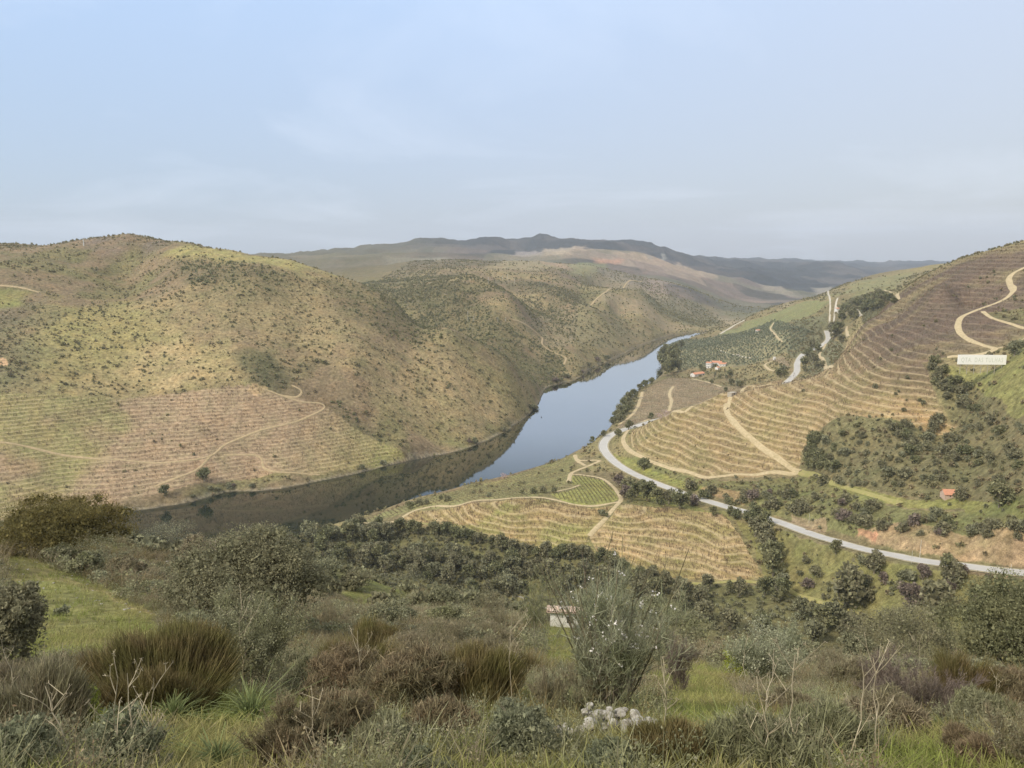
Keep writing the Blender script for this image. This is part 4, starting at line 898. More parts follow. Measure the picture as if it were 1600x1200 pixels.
for u, v, w in [(765,776,12),(815,772,12),(835,771,16),(850,770,18),(866,770,14),(864,768,10),(940,806,18),(948,808,12),(700,783,16),(690,780,12),(640,795,20),(655,790,18),(668,788,14),(480,838,14),(740,772,8)]:
    plant_px(u, v, w, rg.choice(['oak','grey','dark']), 'small bush in the grass around the riverside plots', 'bushes around the riverside plots', 'bush')
for i in range(30):
    t = rg.random(); k = int(t*(len(LB)-8))+4; a = LB[k]; plant_px(a[0]+rg.gauss(0,6), a[1]-4-4*rg.random(), 9+8*rg.random(), rg.choice(['grey','bare','oak']), 'low greyish bush on the left bank just above the water line', 'bushes along the left water line', 'bush', .8)
print('trees', round(time.time()-T0, 1))
# ------------------------------------------------------------------ the near slope: every bush, tree and dry plant one can tell apart
def nplace(u, v):
    return cast([u], [v], n=2500)[0]
def mw(p, px): return px*math.hypot(p[0], p[1], p[2]-CAM_H)/F
def finish(o, p, label, cat, group=None, sink=.05):
    o.location = (p[0], p[1], p[2]-sink); return tag(o, label, cat, group)
def leafy(name, u, v, wpx, hpx, mat, label, cat='bush', n=9000, leaf=.11, asp=.6, lob=12, low=.2, seed=0, group=None, shell=.72, up=.3, core=.12, trunk=False, twigs=0, twmat='bark'):
    p = nplace(u, v); w = mw(p, wpx); h = mw(p, hpx)/.93
    L_ = lobes_round(w, h, lob, seed, low); L_[:, 2] += 0
    # lumps of a smaller size give the outline its broken edge
    r = np.random.default_rng(seed+5); ex = []
    for i in range(lob*4):
        b = L_[r.integers(1, len(L_))]; d = unit(r.normal(size=3)); d[2] = abs(d[2])*.9; ex.append([*(b[:3]+d*b[3:6]*.9), *(b[3:6]*(.28+.2*r.random()))])
    L2 = np.vstack([L_, ex]); ke = (h*.97)/np.percentile(L2[:, 2]+L2[:, 5], 97); L2[:, [2, 5]] *= ke; kx = (w*.5)/np.percentile(np.abs(L2[:, 0])+L2[:, 3], 97); L2[:, [0, 1, 3, 4]] *= kx
    V, f = crown(n, L2, leaf, shell=shell, asp=asp, core=core, flat=-.05, up=up)
    if trunk or twigs:
        o = empty(name, (0, 0, 0), 0); mesh_np('crown' if trunk else 'foliage', V, f, MT[mat], o)
        (bv, bf), T = branching(h*.9, w*.85, 5 if trunk else 9, 2, seed, (.03 if trunk else .008)*h, 3)
        mesh_np('trunk' if trunk else 'twigs', bv, bf, MT[twmat], o)
    else: o = mesh_np(name, V, f, MT[mat])
    return finish(o, p, label, cat, group)
def broom(name, u, v, wpx, hpx, mat, label, n=3500, width=.016, seed=0, group=None, lean=.5, mat2=None, cat='bush'):
    """upright wiry stems: a dome of short upward-pointing switches over a few long ones"""
    p = nplace(u, v); w = mw(p, wpx); h = mw(p, hpx)/.95; r = np.random.default_rng(int(u+v)); k = 10; lob = []
    for i in range(k): a = r.random()*6.28; q = r.random()**.5*.36*w; z = h*(.38+.22*r.random())*(1-.5*(q/(.5*w))**2); lob.append((q*math.cos(a), q*math.sin(a), z, w*.15, w*.15, h*(.22+.16*r.random())))
    lob = np.array(lob); m = n*2; w_ = np.full(k, 1/k); i = RNG.choice(k, m); d = unit(rn(m, 3)); P = lob[i, :3]+d*lob[i, 3:6]*(.35+.65*rnd(m, 1)); P = P[P[:, 2] > .05*h]; out = unit(P*[1, 1, 0]+1e-6)*(np.hypot(P[:, 0], P[:, 1])/(w*.5))[:, None]
    L_ = h*(.16+.20*rnd(len(P))); dd = unit(out*.55+rn(len(P), 3)*.22+[0, 0, 1.0]); s = unit(np.cross(dd, rn(len(P), 3)))*(width*.42); VV = np.empty((len(P), 4, 3)); VV[:, 0] = P-dd*L_[:, None]*.5-s; VV[:, 1] = P-dd*L_[:, None]*.5+s; VV[:, 2] = P+dd*L_[:, None]*.5+s*.3; VV[:, 3] = P+dd*L_[:, None]*.5-s*.3
    V2, f2 = stalks(n//4, w*.8, h*.9, .8, width, lean*.6, .2)
    V, f = join([(VV.reshape(-1, 3), np.arange(len(P)*4).reshape(-1, 4)), (V2, f2)]); kx = (w*.5)/np.percentile(np.abs(V[:, 0]), 98); V[:, :2] *= kx; V[:, 2] *= h/np.percentile(V[:, 2], 99.5)
    o = mesh_np(name, V, f, MT[mat]); return finish(o, p, label, cat, group)
def twiggy(name, u, v, wpx, hpx, tmat, lmat, label, leafn=2500, leaf=.05, seed=0, n0=9, gens=3, r0=.02, group=None, cat='bush', kids=3, fine=2500, fmat=None, straight=.2):
    p = nplace(u, v); w = mw(p, wpx); h = mw(p, hpx)/.93; o = empty(name, (0, 0, 0)); (V, f), T = branching(h, w, n0, gens, seed, r0, kids, straight=straight); mesh_np('branches', V, f, MT[tmat], o)
    fine = int(fine*1.7)
    if fine:                                       # finest twigs along the branch tips
        i = RNG.integers(0, len(T), fine); B = T[i]; d = unit(rn(fine, 3)*.6+unit(B+[0, 0, .5])*.8+[0, 0, .5]); L_ = (.10+.25*rnd(fine, 1))*h*.35; s = unit(np.cross(d, rn(fine, 3)))*(.0010*h+.0018)
        VV = np.empty((fine, 4, 3)); VV[:, 0] = B-s; VV[:, 1] = B+s; VV[:, 2] = B+d*L_+s*.3; VV[:, 3] = B+d*L_-s*.3
        mesh_np('twigs', VV.reshape(-1, 3), np.arange(fine*4).reshape(-1, 4), MT[fmat or tmat], o); T = np.vstack([T, B+d*L_*.8])
    if leafn:
        i = RNG.integers(0, len(T), leafn); P = T[i]+rn(leafn, 3)*h*.035; V, f = leafq(P, rn(leafn, 3), leaf*(.6+.8*rnd(leafn)), .5, .5); mesh_np('leaves', V, f, MT[lmat], o)
    return finish(o, p, label, cat, group)
def drystalk(u, v, hpx, label, seed=0, lean=0, group=None, k=5, r=.011, heads=True):
    p = nplace(u, v); h = mw(p, hpx); rr_ = np.random.default_rng(seed); o = empty('dry_stalk_plant', (0, 0, 0)); n = 9
    z = np.linspace(-.05, h, n); x = np.cumsum(rr_.normal(size=n)*.022*h)+lean*z*.4; y = np.cumsum(rr_.normal(size=n)*.02*h); x -= x[0]; y -= y[0]; P = np.stack([x, y, z], 1)
    V, f = tube(P, r, r*.5, 4); mesh_np('stem', V, f, MT['pale'], o); parts = []; hd = []
    for i in range(k):
        j = rr_.integers(3, n-1); a = rr_.random()*6.28 if i else 0; L_ = h*(.16+.20*rr_.random()); d = np.array([math.cos(a)*.75, math.sin(a)*.5, .75]); q = [P[j]]
        for s in range(3): d = d+np.array([rr_.normal()*.15, rr_.normal()*.15, .12]); q.append(q[-1]+d/np.linalg.norm(d)*L_/3)
        parts.append(tube(q, r*.6, r*.3, 3)); hd.append(q[-1])
        b = q[2]; d2 = np.array([rr_.normal()*.5, rr_.normal()*.5, .7]); parts.append(tube([b, b+d2*L_*.25, b+d2*L_*.4], r*.4, r*.25, 3)); hd.append(b+d2*L_*.4)
    for k_ in range(0, len(parts), 2):
        pc = parts[k_:k_+2]
        for b in hd[k_:k_+2]:
            for s in range(4): d = unit(rr_.normal(size=3)+[0, 0, .6]); pc.append(tube([b, b+d*.03*h*.8], r*.25, r*.2, 3))
        V, f = join(pc); mesh_np('side_stem', V, f, MT['pale'], o)
    return finish(o, p, label, 'dry plant', group)
def blades(name, u, v, wpx, hpx, label, n=160, width=.03, mat='asph', group=None, lean=.9):
    p = nplace(u, v); w = mw(p, wpx); h = mw(p, hpx)/.8; V, f = stalks(n, w, h, .25, width, lean, .9, 5); k = V[:, 2]/h; V[:, 2] -= h*.35*np.clip(np.hypot(V[:, 0], V[:, 1])/(w*.5), 0, 1)**2*k
    o = mesh_np(name, V, f, MT[mat]); return finish(o, p, label, 'plant', group)
def stone_np(w, seed, flat=.7):
    r = np.random.default_rng(seed); import bmesh
    bm = bmesh.new(); bmesh.ops.create_icosphere(bm, subdivisions=2, radius=.5)
    V = np.array([v.co[:] for v in bm.verts]); bm.free()
    for k in range(9):                             # planes cut the ball into an angular stone
        n = unit(r.normal(size=3)); d = .26+.14*r.random(); t = V@n; V = V-np.outer(np.maximum(t-d, 0), n)
    return V*np.array([1, .75+.3*r.random(), flat])*w+r.normal(size=V.shape)*.006*w
import bmesh as _bm
_b = _bm.new(); _bm.ops.create_icosphere(_b, subdivisions=2, radius=.5); ICOF = [[v.index for v in f.verts] for f in _b.faces]; _b.free()
def stone_mat():
    m, N, L = newmat('lichen_stone'); b = pbsdf(N, L); b.inputs['Roughness'].default_value = .9; pos = N('ShaderNodeNewGeometry').outputs['Position']
    a = noise(N, L, pos, 7, 6, .7); L(ramp(N, L, a, [(.36, (.15,.135,.11)), (.50, (.32,.295,.25)), (.64, (.52,.50,.45))]), b.inputs['Base Color'])
    bp = N('ShaderNodeBump'); bp.inputs['Strength'].default_value = .6; bp.inputs['Distance'].default_value = .03; L(a, bp.inputs['Height']); L(bp.outputs[0], b.inputs['Normal']); return m
STM = stone_mat()
def stone(p, w, seed, label, group=None, flat=.7, cat='stone'):
    o = mesh_np('stone', stone_np(w, seed, flat), ICOF, STM); o.location = (p[0], p[1], p[2]+w*flat*.18); o.rotation_euler = (0, 0, seed*1.7); return tag(o, label, cat, group)
# ---- large shrubs and trees, left to right
leafy('ochre_shrub', 92, 874, 178, 78, 'ochre', 'broad dense ochre-green shrub with a smooth rounded top, at the left against the river', n=52000, leaf=.11, asp=.4, lob=16, seed=3, up=1.2)
leafy('round_bush', 28, 1064, 106, 124, 'oak', 'dark round bush cut by the left edge of the picture', n=16000, leaf=.085, asp=.45, lob=14, seed=4, up=.9)
leafy('holm_oak', 385, 984, 246, 132, 'oak', 'big wide brown-green oak, the largest crown left of the middle', 'tree', n=52000, leaf=.105, asp=.6, lob=22, seed=8, trunk=True, core=.15)
leafy('brown_bush', 306, 902, 66, 56, 'brush', 'brownish leafy bush directly behind the biggest oak on its left', n=7000, leaf=.17, seed=9, twigs=1)
leafy('brown_bush', 345, 892, 70, 44, 'brush', 'brown bush behind the top of the biggest oak, against the river', n=5000, leaf=.18, seed=19)
leafy('grey_tree', 262, 858, 96, 40, 'oakg', 'grey-green spreading bush standing alone against the dark water', n=8000, leaf=.26, lob=14, seed=10)
leafy('grey_bush', 232, 858, 40, 18, 'olive', 'pale low bush at the foot of the grey one against the dark water', n=1600, leaf=.22, seed=11)
leafy('grey_bush', 92, 882, 46, 28, 'grey', 'pale grey-green bush under the middle of the ochre shrub', n=3500, leaf=.12, seed=12)
leafy('grey_bush', 138, 902, 56, 36, 'grey', 'pale twiggy bush below the right end of the ochre shrub', n=4500, leaf=.11, seed=13)
leafy('round_bush', 194, 908, 48, 32, 'brush', 'small brown dome-shaped bush on the stony ledge', n=4500, leaf=.13, seed=14)
leafy('green_bush', 249, 894, 18, 14, 'oak', 'smallest dark green bush on the stony ledge', n=900, leaf=.13, seed=15)
leafy('green_bush', 97, 962, 22, 14, 'blue', 'tiny bluish bush alone on the left grass slope', n=700, leaf=.07, seed=16)
leafy('willow_bush', 460, 900, 60, 40, 'oakg', 'grey-green soft bush right of the biggest oak, against the wooded slope', n=5000, leaf=.2, seed=17)
twiggy('pale_bush', 390, 1078, 210, 128, 'bark', 'grey', 'wide pale grey-green bush with fine twigs, in front of the biggest oak', leafn=16000, leaf=.055, seed=21, n0=14, gens=3, fine=7000, fmat='grey')
leafy('lime_bush', 300, 990, 60, 34, 'grey', 'small yellowish-green bush left of the wide pale bush', n=3200, leaf=.06, seed=22)
broom('broom_bush', 245, 1110, 180, 96, 'broom', 'large dark broom bush with upright green-brown stems, left of the middle', n=11000, width=.020, seed=23)
broom('broom_bush', 170, 1090, 70, 70, 'broomb', 'reddish-brown broom at the left side of the large dark one', n=3000, width=.016)
broom('broom_bush', 60, 1170, 110, 100, 'brush', 'brown dry bush in the lower left corner', n=5000, width=.014)
broom('broom_bush', 15, 1110, 70, 60, 'brush', 'greyish dry bush under the dark round bush', n=3000, width=.014)
leafy('spurge_bush', 98, 1140, 84, 66, 'lime', 'yellow-green leafy bush low at the left', n=6500, leaf=.040, asp=.4, seed=25, up=1.0)
leafy('spurge_bush', 135, 1165, 50, 60, 'lime', 'narrow lime-green bush beside the yellow-green one', n=3000, leaf=.036, asp=.4, seed=26, up=1.0)
leafy('blue_bush', 190, 1215, 150, 80, 'blue', 'low bluish-green bush at the bottom, under the pale dry stalks', n=9000, leaf=.032, asp=.35, seed=27, up=1.2)
leafy('blue_bush', 15, 1215, 110, 70, 'blue', 'bluish-green bush in the bottom left corner', n=6000, leaf=.032, asp=.35, seed=28, up=1.2)
leafy('blue_bush', 800, 1190, 140, 84, 'blue', 'rounded grey-green bush at the bottom, centre of the picture', n=14000, leaf=.030, asp=.35, seed=29, up=1.3, twigs=1)
leafy('blue_bush', 950, 1215, 90, 50, 'blue', 'small grey-green bush just below the stone heap', n=5000, leaf=.030, asp=.35, seed=30, up=1.3)
leafy('blue_bush', 650, 1225, 120, 50, 'blue', 'low grey-green bush at the very bottom, left of the rounded one', n=5000, leaf=.030, asp=.35, seed=31, up=1.3)
for u, v, w, h, m, lab in [(545,1100,150,80,'broomb','rusty heath-like bush below the small gorse'),(640,1120,170,92,'broomb','wide rusty-brown broom thicket in the centre foreground'),(730,1110,150,84,'broom','olive-brown broom right of the wide rusty one'),
      (520,1180,150,86,'broomb','reddish-brown broom at the bottom, left of centre'),(600,1190,120,56,'grey','greyish straw-coloured bush at the bottom, left of centre'),(690,1160,110,56,'broomb','pinkish-brown broom above the low grey-green bush'),
      (560,1050,110,56,'broom','dark broom below the lime-green gorse'),(650,1040,120,50,'brush','brown dry shrub in the middle of the near slope'),(750,1060,120,60,'brush','brown dry shrub left of the blossoming almond'),(818,1062,76,40,'broom','dark broom tucked under the left side of the almond'),
      (480,1090,70,60,'grey','thin grey bush between the pale bush and the rusty heath'),(590,1012,56,30,'broom','dark green broom beside the lime gorse'),(700,1010,110,40,'brush','low dry brush across the middle of the slope'),(770,1010,80,36,'brush','low dry brush behind the left of the almond'),
      (1495,1112,76,76,'broom','dark upright broom beside the purple-brown bush'),(1185,1205,130,70,'grey','grey-green brush at the bottom right of centre, behind two pale stems'),(1300,1185,120,66,'grey','dull green brush at the bottom, between the arching stems'),(1380,1150,110,60,'brush','straw-brown brush left of the purple bush'),
      (1545,1150,90,56,'grey','grey-green brush near the lower right corner'),(1590,1120,70,60,'broomb','rusty brush at the right edge'),(1240,1125,80,40,'brush','straw-coloured brush below the silvery bush'),(1330,1090,80,50,'brush','straw brush between the silvery and the purple bush'),
      (1490,1185,34,40,'broomb','small dark tuft standing in the lower right grass'),(1530,1195,40,34,'broomb','second dark tuft in the lower right grass'),(1050,1200,120,60,'broom','green-brown tuft at the bottom, right of the stone heap')]:
    if m == 'broom': broom('broom_bush', u, v, w, h, m, lab, n=4600, width=.014)
    else: leafy('dry_shrub' if m != 'grey' else 'grey_bush', u, v, w, h, m, lab, n=11000, leaf=.20, asp=.075, lob=12, seed=int(u+v), shell=.35, up=1.3, core=.0, low=.15, twigs=1, twmat='brush')
leafy('gorse_bush', 555, 1044, 66, 42, 'lime', 'small lime-green gorse in the brown scrub left of centre', n=3200, leaf=.05, seed=33, up=.8)
# the almond with a few blossoms
al = twiggy('almond_tree', 950, 1122, 216, 226, 'bark', 'grey', 'tall leafless almond tree with scattered white blossoms, right of centre', leafn=1600, leaf=.050, seed=36, n0=13, gens=4, r0=.030, cat='tree', fine=5200, fmat='silver', kids=3)
mesh_al = al
def add_blossom(o, n, hmin, seed):
    tw = [c for c in o.children if c.name.startswith('twigs')][0]; V = np.empty(len(tw.data.vertices)*3, np.float32); tw.data.vertices.foreach_get('co', V); V = V.reshape(-1, 3)[2::4]; r = np.random.default_rng(seed)
    V = V[V[:, 2] > hmin*V[:, 2].max()]; B = V[r.integers(0, len(V), n)]; P = np.repeat(B, 5, 0)+r.normal(size=(n*5, 3))*.03
    v, f = leafq(P, r.normal(size=P.shape), .042, .9); mesh_np('blossoms', v, f, MT['blossom'], o)
add_blossom(al, 85, .45, 3)
twiggy('young_almond_tree', 842, 1040, 96, 150, 'bark', 'lime', 'slender young almond with yellow-green shoots, in front of the white ruin', leafn=600, leaf=.05, seed=38, n0=4, gens=3, r0=.02, cat='tree', fine=1100, fmat='grey')
# tall whips rising from the almond
p0 = nplace(938, 1118); hw = mw(p0, 245); parts = []
for i in range(26):
    a = rnd()*6.28; q = rnd()**.5; b = np.array([math.cos(a)*q*.9, math.sin(a)*q*.6, hw*.42]); e = np.array([b[0]*(1.7+.5*rnd())+rn()*.25, b[1]*1.5, hw*(.82+.24*rnd())]); m_ = (b+e)/2+rn(3)*.07
    parts.append(tube([[b[0]*.4, b[1]*.4, .3], b, m_, e], .018, .006, 4))
V, f = join(parts); o = mesh_np('upright_shoots', V, f, MT['brush'], al); 
leafy('poplar_bush', 1045, 1010, 110, 70, 'grey', 'grey-green leafy bush behind the right side of the almond', n=9000, leaf=.09, seed=41)
leafy('poplar_bush', 1000, 1000, 60, 62, 'silver', 'pale-leaved bush touching the right edge of the almond', n=4000, leaf=.08, seed=42)
leafy('grey_bush', 1062, 1004, 50, 40, 'oakg', 'grey bush just above the heap of cut branches', n=3500, leaf=.10, seed=43)
twiggy('silvery_bush', 1192, 1074, 142, 92, 'bark', 'silver', 'bush with silvery upright shoots, right of the grassy patch', leafn=9000, leaf=.075, seed=44, n0=14, fine=4500, fmat='silver')
leafy('green_bush', 1160, 1062, 60, 40, 'lime', 'bright green bush at the left foot of the silvery one', n=3200, leaf=.06, seed=45)
leafy('round_bush', 1412, 1046, 168, 84, 'oak', 'large rounded olive-green bush on the right, in front of the grassy path', n=22000, leaf=.16, lob=20, seed=46, twigs=1)
leafy('round_bush', 1338, 1042, 70, 44, 'oakg', 'lighter grey-green bush joined to the left of the large rounded one', n=6500, leaf=.15, seed=47)
leafy('holm_oak', 1612, 1062, 205, 118, 'oakd', 'great dark tree at the right edge, reaching up almost to the road', 'tree', n=60000, leaf=.14, lob=24, seed=48, trunk=True, core=.15)
leafy('holm_oak', 1710, 1050, 130, 100, 'oakd', 'dark tree behind the great one, mostly outside the right edge', 'tree', n=16000, leaf=.22, lob=18, seed=49, trunk=True)
leafy('round_bush', 1545, 1076, 70, 34, 'oakg', 'low green bush at the foot of the great dark tree', n=5000, leaf=.12, seed=50)
twiggy('purple_bush', 1425, 1138, 158, 92, 'purple', 'purple', 'spreading leafless purple-brown bush on the right', leafn=1500, leaf=.03, seed=51, n0=16, gens=3, fine=12000)
twiggy('leafless_bush', 1300, 1062, 90, 44, 'brush', 'brush', 'pale leafless bush between the silvery and the large rounded bush', leafn=800, leaf=.05, seed=52, n0=10, fine=3500)
twiggy('leafless_bush', 500, 985, 90, 50, 'brush', 'brush', 'bare greyish bush right of the biggest oak', leafn=1200, leaf=.05, seed=53, n0=12, fine=5000)
twiggy('leafless_bush', 560, 975, 90, 40, 'brush', 'grey', 'bare bush further right of the biggest oak, at the edge of the green shelf', leafn=1600, leaf=.07, seed=54, n0=10, fine=4000)
twiggy('leafless_bush', 778, 985, 90, 50, 'brush', 'grey', 'thin bare shrub standing left of the white ruin', leafn=1200, leaf=.07, seed=55, n0=12, fine=4000)
twiggy('leafless_bush', 1060, 1090, 60, 86, 'purple', 'brush', 'tall purplish bare shrub at the right foot of the almond', leafn=400, leaf=.04, seed=56, n0=9, fine=3500)
twiggy('leafless_bush', 440, 1200, 130, 100, 'broomb', 'broomb', 'rust-coloured thorny bush at the bottom left of centre with pale stems', leafn=800, leaf=.03, seed=57, n0=14, fine=7000)
twiggy('leafless_bush', 880, 1120, 130, 80, 'brush', 'brush', 'tangle of bare brown twigs under the almond, left of the stone heap', leafn=1200, leaf=.03, seed=58, n0=16, fine=7000)
twiggy('leafless_bush', 1600, 1200, 120, 70, 'brush', 'grey', 'bare bush in the bottom right corner', leafn=1500, leaf=.03, seed=59, n0=12, fine=5000)
leafy('willow_bush', 690, 950, 56, 34, 'oakg', 'grey-green bush standing over the stone terrace wall', n=3600, leaf=.16, seed=60)
leafy('willow_bush', 640, 925, 70, 30, 'oakg', 'low grey bush left of the stone terrace wall', n=3600, leaf=.18, seed=61)
leafy('willow_bush', 760, 960, 60, 36, 'oak', 'green bush right of the stone terrace wall', n=3600, leaf=.15, seed=62)
leafy('willow_bush', 700, 985, 80, 36, 'grey', 'pale bush in the scrub below the stone terrace wall', n=5000, leaf=.12, seed=63)
leafy('willow_bush', 610, 985, 80, 40, 'oakg', 'dull green bush in the scrub left below the stone terrace wall', n=5000, leaf=.12, seed=64)
leafy('willow_bush', 755, 1000, 50, 34, 'oak', 'dark green bush in the brown scrub left of the young almond', n=3500, leaf=.10, seed=65)
leafy('round_bush', 500, 905, 60, 26, 'oakg', 'low bush on the green shelf right behind the biggest oak', n=3000, leaf=.2, seed=66)
leafy('round_bush', 560, 922, 60, 28, 'oak', 'low dark bush at the outer edge of the green shelf', n=3000, leaf=.2, seed=67)
leafy('round_bush', 1250, 1040, 80, 36, 'oakg', 'grey-green bush behind the silvery one on the right', n=4500, leaf=.13, seed=68)
leafy('round_bush', 1120, 1030, 60, 24, 'grey', 'low pale bush at the far end of the grassy patch', n=2500, leaf=.11, seed=69)
# dry pale stalks
for i, (u, v, h, ln, lab) in enumerate([(188,1215,176,.15,'tall forked dry stalk at the lower left, the tallest of the bottom row'),(212,1215,150,-.05,'dry stalk second to the right of the tallest one'),(238,1210,140,.2,'dry stalk with a bent top, rightmost of the lower left group'),(125,1212,130,-.15,'thin forked dry stalk left of the lower left group'),
      (250,1215,110,-.35,'short dry stalk leaning left beside the bent one'),(30,1120,110,-.1,'dry branched stalk in front of the dark round bush'),(88,1100,84,.2,'small forked dry stalk right of the dark round bush'),(497,1215,125,.05,'dry branched stalk standing in the rusty thorny bush'),
      (385,1085,140,.3,'long pale stem leaning right across the wide pale bush'),(372,1080,120,.45,'second leaning pale stem across the wide pale bush'),(800,1090,96,-.05,'pale thin stalk in the green scrub left of the almond'),(790,1120,150,.02,'thin curved pale stalk left of the almond'),
      (1186,1215,150,-.2,'pale crooked stem at the bottom right of centre'),(1200,1190,170,-.1,'pale stem crossing the crooked one'),(1272,1215,170,-.25,'long pale stem arching left at the bottom right'),(1372,1200,150,-.15,'curved pale stem under the purple bush'),(1320,1200,150,.05,'thin dry stalk between the two arching stems'),
      (1550,1120,60,.3,'pale broken stalk near the right edge'),(1430,1100,100,-.05,'thin dry stalk rising from the purple bush'),(1155,1110,110,.1,'thin dry stalk in front of the silvery bush'),(1025,1175,150,.0,'pale upright stalk just right of the stone heap'),(560,1100,110,.1,'pale thin stalk in the rusty heath')]):
    drystalk(u, v, h, lab, i, ln, r=.009 if h > 120 else .008)
for u, v, w, h, lab in [(392,1130,110,60,'large clump of long green leaves below the wide pale bush'),(270,1130,80,44,'smaller clump of long leaves under the large dark broom'),(225,1180,60,44,'clump of arching green leaves behind the dry stalks'),(345,1200,80,40,'clump of green leaves at the bottom, left of the rusty thorny bush'),
      (450,1145,70,34,'green leaf clump right of the largest one'),(1460,1150,50,30,'yellow-green leaf tuft right of the purple bush'),(1130,1150,70,34,'green leaf clump in the grassy patch on the right'),(1245,1110,90,26,'flat clump of green leaves below the silvery bush')]:
    blades('asphodel_clump', u, v, w, h, lab, n=170, width=.034)
# stones
p = nplace(945, 1150)
hp = empty('stone_heap', tuple(p)); tag(hp, 'heap of pale lichen-covered stones at the foot of the almond', 'stone heap')
for i in range(64):
    a = i/64; x = -.85+1.55*a+rg.gauss(0, .08); y = .10*rg.gauss(0, 1)+(-.28 if a < .35 else 0); z = .04+.20*max(0, math.sin(a*2.6+.3))*rg.random()+.05*rg.random(); w = .12+.16*rg.random()**1.5; z += .14
    o = mesh_np('stone', stone_np(w, i+100), ICOF, STM, hp); o.location = (x, y, z); o.rotation_euler = (rg.random()*.6, rg.random()*.6, rg.random()*6)
for i in range(20):
    o = mesh_np('stone', stone_np(.06+.09*rg.random(), i+300), ICOF, STM, hp); o.location = (-.05+.12*rg.gauss(0, 1), -.45-.40*rg.random(), .02)
LS = ['pale flat stone on the bare ledge left of the river','whitish stone beside the brown dome-shaped bush','stone lying among the rubble of the left ledge']
for i in range(70):
    u = 215+rg.random()*95; v = 862+rg.random()*40
    stone(nplace(u, v), .25+.5*rg.random()**2, 400+i, 'pale stone among the rubble of the ledge above the river', 'stones of the ledge above the river', .45)
for i in range(110):
    t = rg.random(); u = 5+t*240; v = 905+t*48+rg.gauss(0, 9) if i % 3 else 868+t*75+rg.gauss(0, 4)
    stone(nplace(u, v), .07+.18*rg.random()**2, 600+i, 'small flat stone in the stony band across the left grass slope', 'stones across the left grass slope', .4)
for i in range(24):
    stone(nplace(1050+rg.random()*90, 1008+rg.random()*30), .15+.3*rg.random(), 800+i, 'grey stone at the far end of the grassy patch', 'stones beyond the grassy patch', .5)
o = stone(nplace(1085, 1022), 1.7, 850, 'long grey boulder at the far end of the grassy patch', None, .35, 'boulder')
o = stone(nplace(137, 1036), .55, 851, 'dark stone lying alone on the grass above the broom', None, .4); stone(nplace(148, 1040), .3, 852, 'white stone touching the dark one on the grass', None, .5)
stone(nplace(338, 1122), .16, 853, 'small white stone beside the large leaf clump', None, .7)
# heap of cut branches
p = nplace(1042, 1024); pp = []
for i in range(60):
    a = rnd()*6.28; L_ = .5+.9*rnd(); b = np.array([rn()*.8, rn()*.35, .1+.35*rnd()]); d = np.array([math.cos(a)*.9, math.sin(a)*.4, .25*rn()]); pp.append(tube([b-d*L_*.5, b+rn(3)*.06, b+d*L_*.5], .025, .012, 4))
V, f = join(pp); finish(mesh_np('branch_heap', V, f, MT['pale']), p, 'heap of pale cut branches right of the almond', 'branch heap')
# ---- rough cover between the plants: grass and low brush (uncountable)
def nb(x, y): return fbm(x, y, 9, 3, 403)
lg = poly([(0,868),(65,880),(130,904),(250,964),(240,1020),(180,1040),(0,1040)]); rgp = poly([(1040,1035),(1090,1030),(1140,1060),(1150,1150),(1060,1190),(1040,1120)]); brp = poly([(1400,1145),(1600,1180),(1700,1300),(1350,1300)]); ctp = poly([(250,1140),(430,1140),(430,1300),(240,1300)]); gs = poly([(430,885),(560,895),(680,925),(640,935),(470,930)])
rv = poly([(842,955),(918,955),(912,1050),(848,1050)])
def opened(x, y): return in_poly(x, y, rv) | in_poly(x, y, lg) | in_poly(x, y, rgp) | in_poly(x, y, brp) | in_poly(x, y, ctp) | in_poly(x, y, gs)
def tuft(n, w, h, width, s): return stalks(n, w, h, .35, width, .8, .5, 2)
TF = [tuft(9, .5, .32, .016, s) for s in range(4)]; TG = [tuft(26, 1.0, 1.0, .022, s) for s in range(4)]; TB = [join([stalks(34, 1.0, .9, .5, .016, .7, .3, 2), crown(110, lobes_round(.9, .8, 5, s), .050, shell=.3, asp=.45)]) for s in range(4)]
SH3 = [crown(240, lobes_round(1, .65, 7, 90+s), .085, shell=.55, asp=.6, flat=-.1) for s in range(4)]
def nearf(x, y, r0, r1): r = np.hypot(x, y); return infov(x, y)*(r > 5)*(1-sstep(r0, r1, r))
p = sample(150000, -22, 26, 4, 40, lambda x, y: nearf(x, y, 12, 42)*.8); scatter('grass', p, .5+.6*rnd(len(p)), TF, MT['grass'])
p = sample(60000, -60, 60, 20, 110, lambda x, y: nearf(x, y, 50, 130)*(.25+.75*opened(x, y))); scatter('slope_grass', p, .8+.6*rnd(len(p)), TF, MT['grass'])
def brush(n, x0, x1, y0, y1, seed, thr): return sample(n, x0, x1, y0, y1, lambda x, y: infov(x, y)*(np.hypot(x, y) > 6.5)*(~opened(x, y))*sstep(thr-.1, thr+.15, fbm(x, y, 6, 3, seed)))
for nm, mt, sd_, th, n_ in (('low_brush','brush',71,-.02,5200),('brown_heath','broomb',72,.05,4200),('grey_brush','grey',73,.0,5200),('green_brush','oakg',74,.05,4200),('olive_brush','broom',75,.08,3600)):
    p = brush(n_, -24, 30, 6, 42, sd_, th); scatter(nm, p, .35+.65*rnd(len(p)), TB, MT[mt], .9)
    p = brush(n_*2, -75, 85, 40, 150, sd_+10, th-.05); scatter(nm+'_beyond', p, .8+1.5*rnd(len(p)), SH3 if mt in ('oakg', 'grey') else TB, MT[mt], .8)
print('near', round(time.time()-T0, 1))
